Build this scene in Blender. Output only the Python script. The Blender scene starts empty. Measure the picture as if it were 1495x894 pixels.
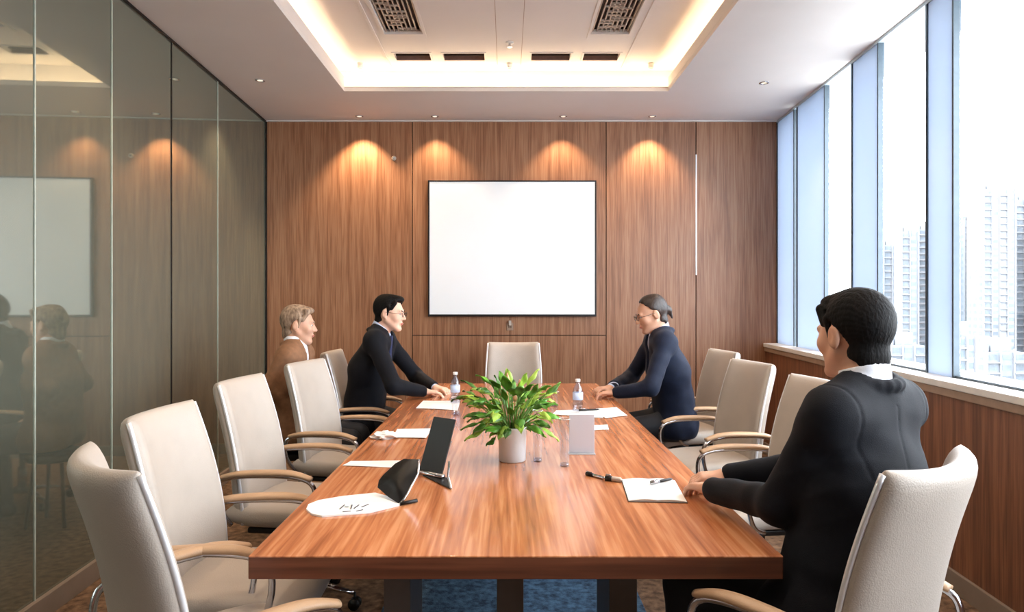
import bpy, bmesh, math, random
import numpy as np
from mathutils import Vector, Matrix
random.seed(7); rng = np.random.RandomState(3)
sc = bpy.context.scene
COL = sc.collection
PI = math.pi
R = math.radians
# ------------------------------------------------------------------ materials
def srgb(r, g, b):
    f = lambda c: (c/255/12.92) if c/255 <= .04045 else ((c/255+.055)/1.055)**2.4
    return (f(r), f(g), f(b), 1)
def new_mat(name):
    m = bpy.data.materials.new(name); m.use_nodes = True
    nt = m.node_tree; nt.nodes.clear()
    o = nt.nodes.new('ShaderNodeOutputMaterial')
    return m, nt, o
def pmat(name, col, rough=.5, metal=0, var=.12, vscale=30, bump=.0, bscale=200, coat=0, ior=1.45, stretch=(1,1,1), col2=None, sheen=0, trans=0, emis=None, es=0):
    """principled material with a procedural tone variation and bump"""
    m, nt, o = new_mat(name)
    p = nt.nodes.new('ShaderNodeBsdfPrincipled')
    nt.links.new(p.outputs[0], o.inputs[0])
    tc = nt.nodes.new('ShaderNodeTexCoord'); mp = nt.nodes.new('ShaderNodeMapping')
    mp.inputs['Scale'].default_value = stretch
    nt.links.new(tc.outputs['Object'], mp.inputs[0])
    n = nt.nodes.new('ShaderNodeTexNoise'); n.inputs['Scale'].default_value = vscale; n.inputs['Detail'].default_value = 4
    nt.links.new(mp.outputs[0], n.inputs['Vector'])
    rp = nt.nodes.new('ShaderNodeValToRGB')
    c2 = col2 or tuple(max(0, c*(1-var)) for c in col[:3])+(1,)
    c1 = tuple(min(1, c*(1+var*.6)) for c in col[:3])+(1,)
    rp.color_ramp.elements[0].position = .32; rp.color_ramp.elements[0].color = c2
    rp.color_ramp.elements[1].position = .68; rp.color_ramp.elements[1].color = c1
    nt.links.new(n.outputs['Fac'], rp.inputs[0]); nt.links.new(rp.outputs[0], p.inputs['Base Color'])
    p.inputs['Roughness'].default_value = rough; p.inputs['Metallic'].default_value = metal
    p.inputs['Coat Weight'].default_value = coat; p.inputs['IOR'].default_value = ior
    p.inputs['Coat Roughness'].default_value = .08
    p.inputs['Sheen Weight'].default_value = sheen; p.inputs['Transmission Weight'].default_value = trans
    if emis: p.inputs['Emission Color'].default_value = emis; p.inputs['Emission Strength'].default_value = es
    if bump:
        n2 = nt.nodes.new('ShaderNodeTexNoise'); n2.inputs['Scale'].default_value = bscale; n2.inputs['Detail'].default_value = 3
        nt.links.new(mp.outputs[0], n2.inputs['Vector'])
        b = nt.nodes.new('ShaderNodeBump'); b.inputs['Strength'].default_value = bump; b.inputs['Distance'].default_value = .004
        nt.links.new(n2.outputs['Fac'], b.inputs['Height']); nt.links.new(b.outputs[0], p.inputs['Normal'])
    return m
def wood(name, dark, mid, light, stretch, fine, rough, coat=0, bumps=.1, broad=None):
    m, nt, o = new_mat(name)
    L = nt.links.new
    p = nt.nodes.new('ShaderNodeBsdfPrincipled'); L(p.outputs[0], o.inputs[0])
    tc = nt.nodes.new('ShaderNodeTexCoord')
    def noise(st, sc_, det, dist=0):
        mp = nt.nodes.new('ShaderNodeMapping'); mp.inputs['Scale'].default_value = st
        L(tc.outputs['Object'], mp.inputs[0])
        n = nt.nodes.new('ShaderNodeTexNoise'); n.inputs['Scale'].default_value = sc_; n.inputs['Detail'].default_value = det
        n.inputs['Distortion'].default_value = dist
        L(mp.outputs[0], n.inputs['Vector']); return n
    a = noise(stretch, fine, 5, .4); b = noise(tuple(s for s in stretch), fine*.22, 3, .8)
    mx = nt.nodes.new('ShaderNodeMath'); mx.operation = 'MULTIPLY_ADD'; mx.inputs[1].default_value = .55
    mm = nt.nodes.new('ShaderNodeMath'); mm.operation = 'MULTIPLY'; mm.inputs[1].default_value = .45
    L(b.outputs['Fac'], mm.inputs[0]); L(a.outputs['Fac'], mx.inputs[0]); L(mm.outputs[0], mx.inputs[2])
    rp = nt.nodes.new('ShaderNodeValToRGB'); e = rp.color_ramp.elements
    e[0].position = .38; e[0].color = dark; e[1].position = .62; e[1].color = light
    k = e.new(.5); k.color = mid
    L(mx.outputs[0], rp.inputs[0]); L(rp.outputs[0], p.inputs['Base Color'])
    p.inputs['Roughness'].default_value = rough; p.inputs['Coat Weight'].default_value = coat
    p.inputs['Coat Roughness'].default_value = .1
    bp = nt.nodes.new('ShaderNodeBump'); bp.inputs['Strength'].default_value = bumps; bp.inputs['Distance'].default_value = .002
    L(mx.outputs[0], bp.inputs['Height']); L(bp.outputs[0], p.inputs['Normal'])
    return m
M = {}
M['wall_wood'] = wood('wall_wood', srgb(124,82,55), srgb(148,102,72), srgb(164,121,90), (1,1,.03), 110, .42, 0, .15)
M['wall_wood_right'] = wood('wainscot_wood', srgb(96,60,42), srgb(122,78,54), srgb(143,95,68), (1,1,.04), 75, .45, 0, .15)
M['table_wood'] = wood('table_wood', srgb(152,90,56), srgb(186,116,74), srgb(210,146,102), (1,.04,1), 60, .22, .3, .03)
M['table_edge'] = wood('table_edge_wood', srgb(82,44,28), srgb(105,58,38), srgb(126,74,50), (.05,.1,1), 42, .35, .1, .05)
M['seam'] = pmat('seam_dark', srgb(58,38,28), .7)
M['ceiling'] = pmat('ceiling_paint', srgb(222,216,212), .8, var=.02, vscale=3)
M['white'] = pmat('white_paint', srgb(232,230,226), .7, var=.02, vscale=3)
M['sill'] = pmat('sill_stone', srgb(226,224,220), .35, var=.06, vscale=14)
M['sill_trim'] = pmat('sill_trim_wood', srgb(158,132,112), .4, var=.12, vscale=20)
M['chrome'] = pmat('chrome', srgb(205,205,210), .14, 1, .03)
M['dark_metal'] = pmat('dark_metal', srgb(52,50,50), .38, .8, .08)
M['black'] = pmat('black_plastic', srgb(20,19,20), .4, 0, .1)
M['gloss_black'] = pmat('glossy_black', srgb(14,13,14), .45, 0, .1)
M['leather'] = pmat('cream_leather', srgb(180,169,158), .46, 0, .05, 9, .25, 260, sheen=.1)
M['arm_leather'] = pmat('tan_leather', srgb(184,150,118), .42, 0, .08, 12, .2, 260)
M['piping'] = pmat('pale_piping', srgb(225,224,226), .3, .3, .04)
M['carpet'] = pmat('brown_carpet', srgb(128,100,76), .95, 0, .4, 26, .8, 220, col2=srgb(78,58,44))
M['rug'] = pmat('blue_rug', srgb(70,98,122), .95, 0, .4, 34, 1, 150, col2=srgb(30,48,68))
M['leg'] = pmat('table_leg_laminate', srgb(92,82,76), .5, 0, .06)
M['base'] = pmat('baseboard_paint', srgb(138,122,108), .5, 0, .08, 10)
M['screen_frame'] = pmat('screen_frame', srgb(24,22,24), .35)
M['screen'] = pmat('screen_surface', srgb(236,240,243), .5, var=.015, vscale=2, emis=srgb(240,245,250), es=.04)
M['paper'] = pmat('paper', srgb(238,236,234), .7, var=.04, vscale=12, bump=.1, bscale=30)
M['ink'] = pmat('ink', srgb(60,62,74), .6)
M['pot'] = pmat('white_ceramic', srgb(222,224,224), .28, 0, .03, 8, coat=.3)
M['soil'] = pmat('soil', srgb(52,40,30), .9, 0, .3, 80, .6, 90)
M['leaf'] = pmat('leaf_green', srgb(92,150,44), .42, 0, .5, 16, .1, 60, col2=srgb(44,88,28), coat=.15)
M['leaf_light'] = pmat('leaf_yellow_green', srgb(160,196,74), .42, 0, .3, 18, .1, 60)
M['stalk'] = pmat('stalk_green', srgb(96,138,56), .5, 0, .2, 30)
M['flower'] = pmat('pink_spathe', srgb(222,160,118), .4, 0, .25, 30)
M['skin'] = pmat('skin', srgb(226,182,158), .5, 0, .06, 20, .08, 300)
M['skin_tan'] = pmat('skin_tan', srgb(208,160,134), .5, 0, .06, 20, .08, 300)
for mm in ('skin', 'skin_tan'):
    pn = [n for n in M[mm].node_tree.nodes if n.type == 'BSDF_PRINCIPLED'][0]
    pn.inputs['Subsurface Weight'].default_value = .12; pn.inputs['Subsurface Radius'].default_value = (.02, .008, .005)
    pn.inputs['Subsurface Scale'].default_value = .5
M['hair'] = pmat('black_hair', srgb(15,12,12), .65, 0, .5, 60, .7, 130, stretch=(1,1,.35), col2=srgb(7,6,6), ior=1.25)
M['hair_brown'] = pmat('dark_brown_hair', srgb(52,38,32), .4, 0, .5, 60, .7, 130, stretch=(1,1,.35), col2=srgb(26,18,16))
M['hair_grey'] = pmat('grey_brown_hair', srgb(158,134,112), .55, 0, .35, 60, .8, 120, stretch=(1,1,.4), col2=srgb(104,82,66))
M['suit'] = pmat('black_navy_suit', srgb(15,17,24), .75, 0, .12, 40, .25, 500, sheen=.03, ior=1.25)
M['suit_navy'] = pmat('navy_suit', srgb(20,29,50), .72, 0, .15, 40, .25, 500, sheen=.05, ior=1.3)
M['suit_brown'] = pmat('brown_jacket', srgb(138,98,70), .8, 0, .15, 40, .3, 400)
M['trousers'] = pmat('dark_trousers', srgb(24,25,31), .75, 0, .12, 40, .2, 400)
M['shirt'] = pmat('white_shirt', srgb(232,234,242), .7, 0, .03, 20, .15, 200)
M['shirt_blue'] = pmat('pale_blue_shirt', srgb(190,204,232), .7, 0, .04, 20, .15, 200)
M['tie'] = pmat('navy_tie', srgb(34,42,78), .5, 0, .2, 90)
M['eye'] = pmat('eye_white', srgb(196,188,182), .3)
M['iris'] = pmat('iris_dark', srgb(34,24,20), .2)
M['lip'] = pmat('lip', srgb(186,112,98), .45)
M['grille'] = pmat('grille_metal', srgb(190,176,164), .45, .2, .1)
M['grille_dark'] = pmat('duct_dark', srgb(62,50,46), .8)
M['slot_dark'] = pmat('slot_brown', srgb(128,96,86), .7)
M['mullion'] = pmat('mullion_dark', srgb(74,84,92), .4, .4, .1)
M['mullion_pale'] = pmat('mullion_pale', srgb(188,204,214), .4, .2, .04)
M['seam_light'] = pmat('glass_edge', srgb(176,184,172), .25, 0, .1)
M['conc'] = pmat('pale_tower_concrete', srgb(104,106,110), .9, 0, .06, .5)
M['conc2'] = pmat('grey_tower_concrete', srgb(96,100,106), .9, 0, .06, .5)
M['conc_win'] = pmat('tower_glazing', srgb(78,86,94), .5, 0, .3, .35)
M['city'] = pmat('city_ground', srgb(94,98,100), .95, 0, .2, .05)
def glossglass(name, tint, fac, rough, dcol):
    m, nt, o = new_mat(name); L = nt.links.new
    g = nt.nodes.new('ShaderNodeBsdfGlossy'); g.inputs['Color'].default_value = tint; g.inputs['Roughness'].default_value = rough
    d = nt.nodes.new('ShaderNodeBsdfDiffuse')
    tc = nt.nodes.new('ShaderNodeTexCoord'); n = nt.nodes.new('ShaderNodeTexNoise'); n.inputs['Scale'].default_value = 1.3
    rp = nt.nodes.new('ShaderNodeValToRGB'); rp.color_ramp.elements[0].color = tuple(c*.8 for c in dcol[:3])+(1,); rp.color_ramp.elements[1].color = dcol
    L(tc.outputs['Object'], n.inputs['Vector']); L(n.outputs['Fac'], rp.inputs[0]); L(rp.outputs[0], d.inputs['Color'])
    x = nt.nodes.new('ShaderNodeMixShader'); x.inputs[0].default_value = fac
    L(d.outputs[0], x.inputs[1]); L(g.outputs[0], x.inputs[2]); L(x.outputs[0], o.inputs[0])
    return m
M['mirror'] = glossglass('tinted_reflective_glass', srgb(200,206,196), .45, .035, srgb(116,118,104))
def paneglass(name, tint, fac, const=None):
    m, nt, o = new_mat(name); L = nt.links.new
    t = nt.nodes.new('ShaderNodeBsdfTransparent'); t.inputs['Color'].default_value = tint
    g = nt.nodes.new('ShaderNodeBsdfGlossy'); g.inputs['Roughness'].default_value = .02
    lw = nt.nodes.new('ShaderNodeLayerWeight'); lw.inputs['Blend'].default_value = fac
    x = nt.nodes.new('ShaderNodeMixShader'); (L(lw.outputs['Fresnel'], x.inputs[0]) if const is None else None); x.inputs[0].default_value = const or 0
    L(t.outputs[0], x.inputs[1]); L(g.outputs[0], x.inputs[2]); L(x.outputs[0], o.inputs[0])
    return m
M['pane'] = paneglass('window_glass', (.98,.99,1,1), .12, .06)
M['tumbler'] = paneglass('clear_glass', (.93,.945,.97,1), .16, .10)
M['bottle'] = paneglass('bottle_plastic', (.76,.79,.86,1), .2, .12)
M['lens'] = paneglass('spectacle_lens', (.97,.98,.99,1), .3, .05)
def frosted(name, col, tfac):
    m, nt, o = new_mat(name); L = nt.links.new
    t = nt.nodes.new('ShaderNodeBsdfTranslucent'); t.inputs['Color'].default_value = col
    d = nt.nodes.new('ShaderNodeBsdfPrincipled'); d.inputs['Base Color'].default_value = col; d.inputs['Roughness'].default_value = .25
    x = nt.nodes.new('ShaderNodeMixShader'); x.inputs[0].default_value = tfac
    L(d.outputs[0], x.inputs[1]); L(t.outputs[0], x.inputs[2]); L(x.outputs[0], o.inputs[0])
    return m
M['frost'] = frosted('frosted_blue_glass', srgb(184,194,208), .5)
M['acrylic'] = frosted('frosted_acrylic', srgb(222,220,226), .4)
def emit(name, col, s):
    m, nt, o = new_mat(name); e = nt.nodes.new('ShaderNodeEmission')
    e.inputs[0].default_value = col; e.inputs[1].default_value = s
    nt.links.new(e.outputs[0], o.inputs[0]); return m
M['led'] = emit('warm_led', (1,.72,.44,1), 21)
M['lamp'] = emit('lamp_glow', (1,.86,.68,1), .8)
# ------------------------------------------------------------------ mesh helpers
def tag(o, label=None, cat=None, group=None, kind=None):
    if label: o['label'] = label
    if cat: o['category'] = cat
    if group: o['group'] = group
    if kind: o['kind'] = kind
    return o
def empty(name, loc=(0,0,0), rz=0, **k):
    o = bpy.data.objects.new(name, None); COL.objects.link(o); o.empty_display_size = .1
    o.location = loc; o.rotation_euler = (0,0,rz); return tag(o, **k)
def link(name, me, mats, parent=None, smooth=False, **k):
    if not isinstance(mats, (list, tuple)): mats = [mats]
    for m in mats: me.materials.append(m)
    if smooth: me.shade_smooth()
    o = bpy.data.objects.new(name, me); COL.objects.link(o)
    if parent: o.parent = parent
    return tag(o, **k)
def obj(name, bm, mats, parent=None, smooth=False, bevel=0, **k):
    me = bpy.data.meshes.new(name); bm.normal_update(); bm.to_mesh(me); bm.free()
    o = link(name, me, mats, parent, smooth, **k)
    if bevel:
        b = o.modifiers.new('bevel', 'BEVEL'); b.width = bevel; b.segments = 3; b.limit_method = 'ANGLE'; b.angle_limit = R(35)
        me.shade_smooth()
        w = o.modifiers.new('wn', 'WEIGHTED_NORMAL'); w.keep_sharp = True
    return o
def bx(bm, x0, x1, y0, y1, z0, z1, mi=0):
    vs = [bm.verts.new(p) for p in ((x0,y0,z0),(x1,y0,z0),(x1,y1,z0),(x0,y1,z0),(x0,y0,z1),(x1,y0,z1),(x1,y1,z1),(x0,y1,z1))]
    for f in ((3,2,1,0),(4,5,6,7),(0,1,5,4),(1,2,6,5),(2,3,7,6),(3,0,4,7)):
        bm.faces.new([vs[i] for i in f]).material_index = mi
    return vs
def box(name, x0, x1, y0, y1, z0, z1, mat, parent=None, bevel=0, **k):
    bm = bmesh.new(); bx(bm, x0, x1, y0, y1, z0, z1); return obj(name, bm, mat, parent, bevel=bevel, **k)
def prism(bm, poly, z0, z1, mi=0):
    """poly: ccw xy points"""
    a = [bm.verts.new((x, y, z0)) for x, y in poly]; b = [bm.verts.new((x, y, z1)) for x, y in poly]
    bm.faces.new(a[::-1]).material_index = mi; bm.faces.new(b).material_index = mi
    n = len(poly)
    for i in range(n): bm.faces.new((a[i], a[(i+1) % n], b[(i+1) % n], b[i])).material_index = mi
def catmull(P, n=6, closed=False):
    P = [Vector(p) for p in P]; out = []; N = len(P)
    for i in range(N if closed else N-1):
        if closed: p0, p1, p2, p3 = P[i-1], P[i], P[(i+1) % N], P[(i+2) % N]
        else: p0, p1, p2, p3 = P[max(0,i-1)], P[i], P[i+1], P[min(N-1,i+2)]
        for k in range(n):
            t = k/n
            out.append(.5*((2*p1)+(-p0+p2)*t+(2*p0-5*p1+4*p2-p3)*t*t+(-p0+3*p1-3*p2+p3)*t**3))
    if not closed: out.append(P[-1])
    return out
def tube(bm, P, r, seg=10, closed=False, flat=1, up=None):
    """r: number or list; flat scales the section along the up axis"""
    P = [Vector(p) for p in P]; n = len(P)
    rr = r if isinstance(r, (list, tuple)) else [r]*n
    rings = []; prev = None
    for i, p in enumerate(P):
        a = P[i-1] if (i or closed) else P[i]; b = P[(i+1) % n] if (i < n-1 or closed) else P[i]
        d = (b-a).normalized()
        if up is not None: u = Vector(up)
        elif prev is None: u = Vector((0,0,1)) if abs(d.z) < .9 else Vector((1,0,0))
        else: u = prev
        s = d.cross(u).normalized(); u = s.cross(d).normalized(); prev = u
        rings.append([bm.verts.new(p+s*math.cos(2*PI*k/seg)*rr[i]+u*math.sin(2*PI*k/seg)*rr[i]*flat) for k in range(seg)])
    m = n if closed else n-1
    for i in range(m):
        A, B = rings[i], rings[(i+1) % n]
        for k in range(seg): bm.faces.new((A[k], B[k], B[(k+1) % seg], A[(k+1) % seg]))
    if not closed:
        bm.faces.new(rings[0]); bm.faces.new(rings[-1][::-1])
    bmesh.ops.recalc_face_normals(bm, faces=bm.faces)
def lathe(bm, prof, c=(0,0,0), seg=28):
    rings = []
    for r, z in prof:
        rings.append([bm.verts.new((c[0]+r*math.cos(2*PI*k/seg), c[1]+r*math.sin(2*PI*k/seg), c[2]+z)) for k in range(seg)])
    for A, B in zip(rings, rings[1:]):
        for k in range(seg): bm.faces.new((A[k], A[(k+1) % seg], B[(k+1) % seg], B[k]))
    bm.faces.new(rings[0][::-1]); bm.faces.new(rings[-1])
def copy_tree(o, parent=None):
    c = o.copy(); COL.objects.link(c)
    if parent: c.parent = parent
    for ch in list(o.children): copy_tree(ch, c)
    return c
# ------------------------------------------------------------------ signed-distance modelling (bodies, clothes, hair)
class Field:
    def __init__(s, lo, hi, h):
        s.lo = np.array(lo, float); s.h = h
        s.n = np.ceil((np.array(hi)-s.lo)/h).astype(int)+1
        s.F = np.full(s.n, 1.0, np.float32)
        s.ax = [s.lo[i]+h*np.arange(s.n[i]) for i in range(3)]
    def reg(s, lo, hi):
        a = np.clip(np.floor((np.array(lo)-s.lo)/s.h).astype(int), 0, s.n); b = np.clip(np.ceil((np.array(hi)-s.lo)/s.h).astype(int)+1, 0, s.n)
        if (b <= a).any(): return None
        sl = tuple(slice(a[i], b[i]) for i in range(3))
        g = np.meshgrid(*[s.ax[i][sl[i]] for i in range(3)], indexing='ij')
        return sl, g
    def comb(s, lo, hi, fn, k, op):
        r = s.reg(lo, hi)
        if r is None: return
        sl, g = r; d = fn(*g).astype(np.float32); F = s.F[sl]
        if op == 'u':
            if k > 0:
                hh = np.clip(.5+.5*(F-d)/k, 0, 1); s.F[sl] = F*(1-hh)+d*hh-k*hh*(1-hh)
            else: s.F[sl] = np.minimum(F, d)
        elif op == 's':
            if k > 0:
                hh = np.clip(.5-.5*(F+d)/k, 0, 1); s.F[sl] = F*(1-hh)-d*hh+k*hh*(1-hh)
            else: s.F[sl] = np.maximum(F, -d)
    def cone(s, a, b, ra, rb, k=.02, op='u'):
        a = np.array(a, float); b = np.array(b, float); m = max(ra, rb)+k+.03; ba = b-a; L = max(ba@ba, 1e-9)
        def fn(x, y, z):
            px, py, pz = x-a[0], y-a[1], z-a[2]
            t = np.clip((px*ba[0]+py*ba[1]+pz*ba[2])/L, 0, 1)
            return np.sqrt((px-t*ba[0])**2+(py-t*ba[1])**2+(pz-t*ba[2])**2)-(ra+(rb-ra)*t)
        s.comb(np.minimum(a, b)-m, np.maximum(a, b)+m, fn, k, op)
    def ell(s, c, r, Rm=None, k=.02, op='u', extra=None):
        c = np.array(c, float); r = np.array(r, float); Rm = np.eye(3) if Rm is None else Rm
        def fn(x, y, z):
            px, py, pz = x-c[0], y-c[1], z-c[2]
            q = [px*Rm[0, i]+py*Rm[1, i]+pz*Rm[2, i] for i in range(3)]
            k0 = np.sqrt(sum((q[i]/r[i])**2 for i in range(3))); k1 = np.sqrt(sum((q[i]/r[i]**2)**2 for i in range(3)))+1e-6
            d = k0*(k0-1)/k1
            return extra(d, *q) if extra else d
        m = r.max()+k+.03
        s.comb(c-m, c+m, fn, k, op)
    def fn(s, lo, hi, f, k=0, op='u'): s.comb(np.array(lo, float), np.array(hi, float), f, k, op)
    def mesh(s, name):
        F = s.F; S = F < 0; n = s.n
        cnt = np.zeros(n-1, np.int8)
        offs = [(i, j, k) for i in (0,1) for j in (0,1) for k in (0,1)]
        for (i, j, k) in offs: cnt += S[i:n[0]-1+i, j:n[1]-1+j, k:n[2]-1+k]
        act = (cnt > 0) & (cnt < 8); I = np.argwhere(act); N = len(I)
        idx = np.full(n-1, -1, np.int32); idx[act] = np.arange(N)
        val = np.stack([F[I[:,0]+i, I[:,1]+j, I[:,2]+k] for (i,j,k) in offs], 1)
        acc = np.zeros((N, 3)); w = np.zeros(N)
        O = np.array(offs, float)
        for a in range(8):
            for b in range(a+1, 8):
                if np.abs(O[a]-O[b]).sum() != 1: continue
                va, vb = val[:,a], val[:,b]; m = (va < 0) != (vb < 0)
                t = np.where(m, va/np.where(m, va-vb, 1), 0)
                acc += np.where(m[:,None], O[a]+(O[b]-O[a])*t[:,None], 0); w += m
        V = s.lo+s.h*(I+acc/w[:,None])
        Q = []
        for ax in range(3):
            b_, c_ = (ax+1) % 3, (ax+2) % 3
            sa = [slice(None)]*3; sb = [slice(None)]*3; sa[ax] = slice(0, -1); sb[ax] = slice(1, None)
            A = S[tuple(sa)]; B = S[tuple(sb)]
            for flip, mask in ((False, A & ~B), (True, ~A & B)):
                P = np.argwhere(mask)
                ok = (P[:,b_] > 0) & (P[:,c_] > 0) & (P[:,b_] < n[b_]-1) & (P[:,c_] < n[c_]-1); P = P[ok]
                def cell(db, dc):
                    q = P.copy(); q[:,b_] += db; q[:,c_] += dc; return idx[q[:,0], q[:,1], q[:,2]]
                q = np.stack([cell(-1,-1), cell(0,-1), cell(0,0), cell(-1,0)], 1)
                Q.append(q[:, ::-1] if flip else q)
        Q = np.concatenate(Q); me = bpy.data.meshes.new(name)
        me.from_pydata(V.tolist(), [], Q.tolist()); me.update(); return me
def sdf_obj(name, f, mat, parent, smooth_it=0, **k):
    o = link(name, f.mesh(name), mat, parent, True, **k)
    if smooth_it:
        s = o.modifiers.new('smooth', 'SMOOTH'); s.iterations = smooth_it; s.factor = .5
    return o
# ------------------------------------------------------------------ room dimensions
CZ = 3.025; UZ = 3.25; YB = 6.25; Y0 = -1.6
XL = lambda y: -(1.8875+.05*y)
XG = lambda y: 2.04+.07*y           # window glass plane
XP = lambda y: XG(y)-.12            # face of the wainscot
# floor
bm = bmesh.new(); prism(bm, [(XL(Y0)-.2, Y0), (XG(Y0)+.2, Y0), (XG(YB)+.2, YB), (XL(YB)-.2, YB)], -.1, 0)
obj('floor', bm, M['carpet'], kind='structure')
# back wall of wood panels
def wall_panels():
    b = box('wall_back', XL(YB)-.2, XG(YB)+.2, YB+.012, YB+.14, 0, 3.4, M['seam'], kind='structure')
    xs = [XL(YB)-.15, -.862, .906, 1.725, XG(YB)+.15]
    zs = 1.4-(490-437)/160
    for i in range(4):
        a, c = xs[i]+.004, xs[i+1]-.004
        if i == 1:
            for (u, v) in ((.09, zs-.004), (zs+.004, CZ+.02)): box('wall_panel', a, c, YB-.002, YB+.012, u, v, M['wall_wood'], b, bevel=.001)
        else: box('wall_panel', a, c, YB-.002, YB+.012, .09, CZ+.02, M['wall_wood'], b, bevel=.001)
    box('metal_strip', 1.722, 1.732, YB-.006, YB+.01, 1.62, 2.72, M['piping'], b, label='pale vertical metal strip in the wood panelling')
    box('baseboard_back', XL(YB), XP(YB), YB-.02, YB+.012, 0, .09, M['base'], kind='structure')
wall_panels()
# left wall: tinted glass panels
def left_wall():
    bm = bmesh.new(); prism(bm, [(XL(YB)-.02, YB), (XL(YB)-.14, YB), (XL(Y0)-.14, Y0), (XL(Y0)-.02, Y0)], 0, 3.4)
    bmesh.ops.recalc_face_normals(bm, faces=bm.faces)
    w = obj('wall_left', bm, M['seam'], kind='structure')
    ys = [YB-.005, 5.07, 4.29, 3.58, 2.95, 2.3, 1.6, .8, 0, -.8, Y0]
    for i in range(len(ys)-1):
        a, c = ys[i]-.005, ys[i+1]+.005
        bm = bmesh.new(); prism(bm, [(XL(a), a), (XL(a)-.018, a), (XL(c)-.018, c), (XL(c), c)], .1, CZ-.012)
        bmesh.ops.recalc_face_normals(bm, faces=bm.faces); obj('glass_panel', bm, M['mirror'], w, bevel=.0015)
        y = ys[i+1]
        bm = bmesh.new(); prism(bm, [(XL(y)+.004, y+.004), (XL(y)-.016, y+.004), (XL(y)-.016, y-.004), (XL(y)+.004, y-.004)], .1, CZ-.012)
        bmesh.ops.recalc_face_normals(bm, faces=bm.faces); obj('glass_edge', bm, M['seam_light'] if i not in (1,) else M['dark_metal'], w)
    bm = bmesh.new(); prism(bm, [(XL(YB)+.02, YB-.02), (XL(YB)-.02, YB-.02), (XL(Y0)-.02, Y0), (XL(Y0)+.02, Y0)], 0, .1)
    bmesh.ops.recalc_face_normals(bm, faces=bm.faces); obj('baseboard_left', bm, M['base'], kind='structure', bevel=.004)
    bm = bmesh.new(); prism(bm, [(XL(YB)+.012, YB-.003), (XL(YB)-.02, YB-.003), (XL(Y0)-.02, Y0), (XL(Y0)+.012, Y0)], CZ-.014, CZ-.001)
    bmesh.ops.recalc_face_normals(bm, faces=bm.faces); obj('trim_1', bm, M['dark_metal'], kind='structure')
    box('trim_2', XL(YB)-.002, XL(YB)+.014, YB-.02, YB-.002, .09, CZ-.01, M['dark_metal'], kind='structure')
left_wall()
# wall behind the camera
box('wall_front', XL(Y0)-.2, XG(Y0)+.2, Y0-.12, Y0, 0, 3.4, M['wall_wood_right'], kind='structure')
# right wall: wainscot, sill, windows
def slab(name, f0, f1, ya, yb, z0, z1, mat, parent=None, bevel=0, **k):
    bm = bmesh.new(); prism(bm, [(f0(ya), ya), (f1(ya), ya), (f1(yb), yb), (f0(yb), yb)], z0, z1)
    bmesh.ops.recalc_face_normals(bm, faces=bm.faces); return obj(name, bm, mat, parent, bevel=bevel, **k)
off = lambda f, d: (lambda y: f(y)+d)
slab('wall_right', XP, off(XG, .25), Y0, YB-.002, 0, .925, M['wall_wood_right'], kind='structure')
slab('baseboard_right', off(XP, -.018), XP, Y0, YB-.02, 0, .1, M['base'], kind='structure', bevel=.004)
slab('trim_3', off(XP, -.012), XP, Y0, YB-.004, .925, .965, M['sill_trim'], kind='structure', bevel=.004)
slab('window_sill', off(XP, -.02), off(XG, .25), Y0, YB-.003, .965, 1.0, M['sill'], kind='structure', bevel=.005)
slab('window_header', off(XG, -.02), off(XG, .25), Y0, YB-.002, CZ-.02, 3.4, M['mullion_pale'], kind='structure')
pill = [(3.48, 3.73), (4.29, 4.67), (5.14, 5.73), (5.80, 6.24)]
y = 3.48
pys = [(3.48-.98*(i+1), 3.73-.98*(i+1)) for i in range(4)][::-1]+pill
n = 0; w = None
prev = -.8
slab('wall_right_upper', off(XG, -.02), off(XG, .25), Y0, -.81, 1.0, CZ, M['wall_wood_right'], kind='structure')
for i, (a, b) in enumerate(pys):
    n += 1
    if a-prev > .1:
        w = slab('window_%d' % n, off(XG, .010), off(XG, .016), prev+.01, a-.01, 1.0, CZ-.02, M['pane'], kind='structure')
        slab('pane_sill_bead', off(XG, -.012), off(XG, .03), prev+.012, a-.012, 1.0, 1.012, M['mullion'], w)
    slab('frosted_panel', off(XG, -.012), off(XG, .012), a+.012, b-.012, 1.0, CZ-.02, M['frost'], w, label='pale blue frosted panel between the window panes')
    for yy in (a, b): slab('mullion', off(XG, -.018), off(XG, .02), yy-.007, yy+.008, 1.0, CZ-.02, M['mullion'], w)
    prev = b
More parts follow.
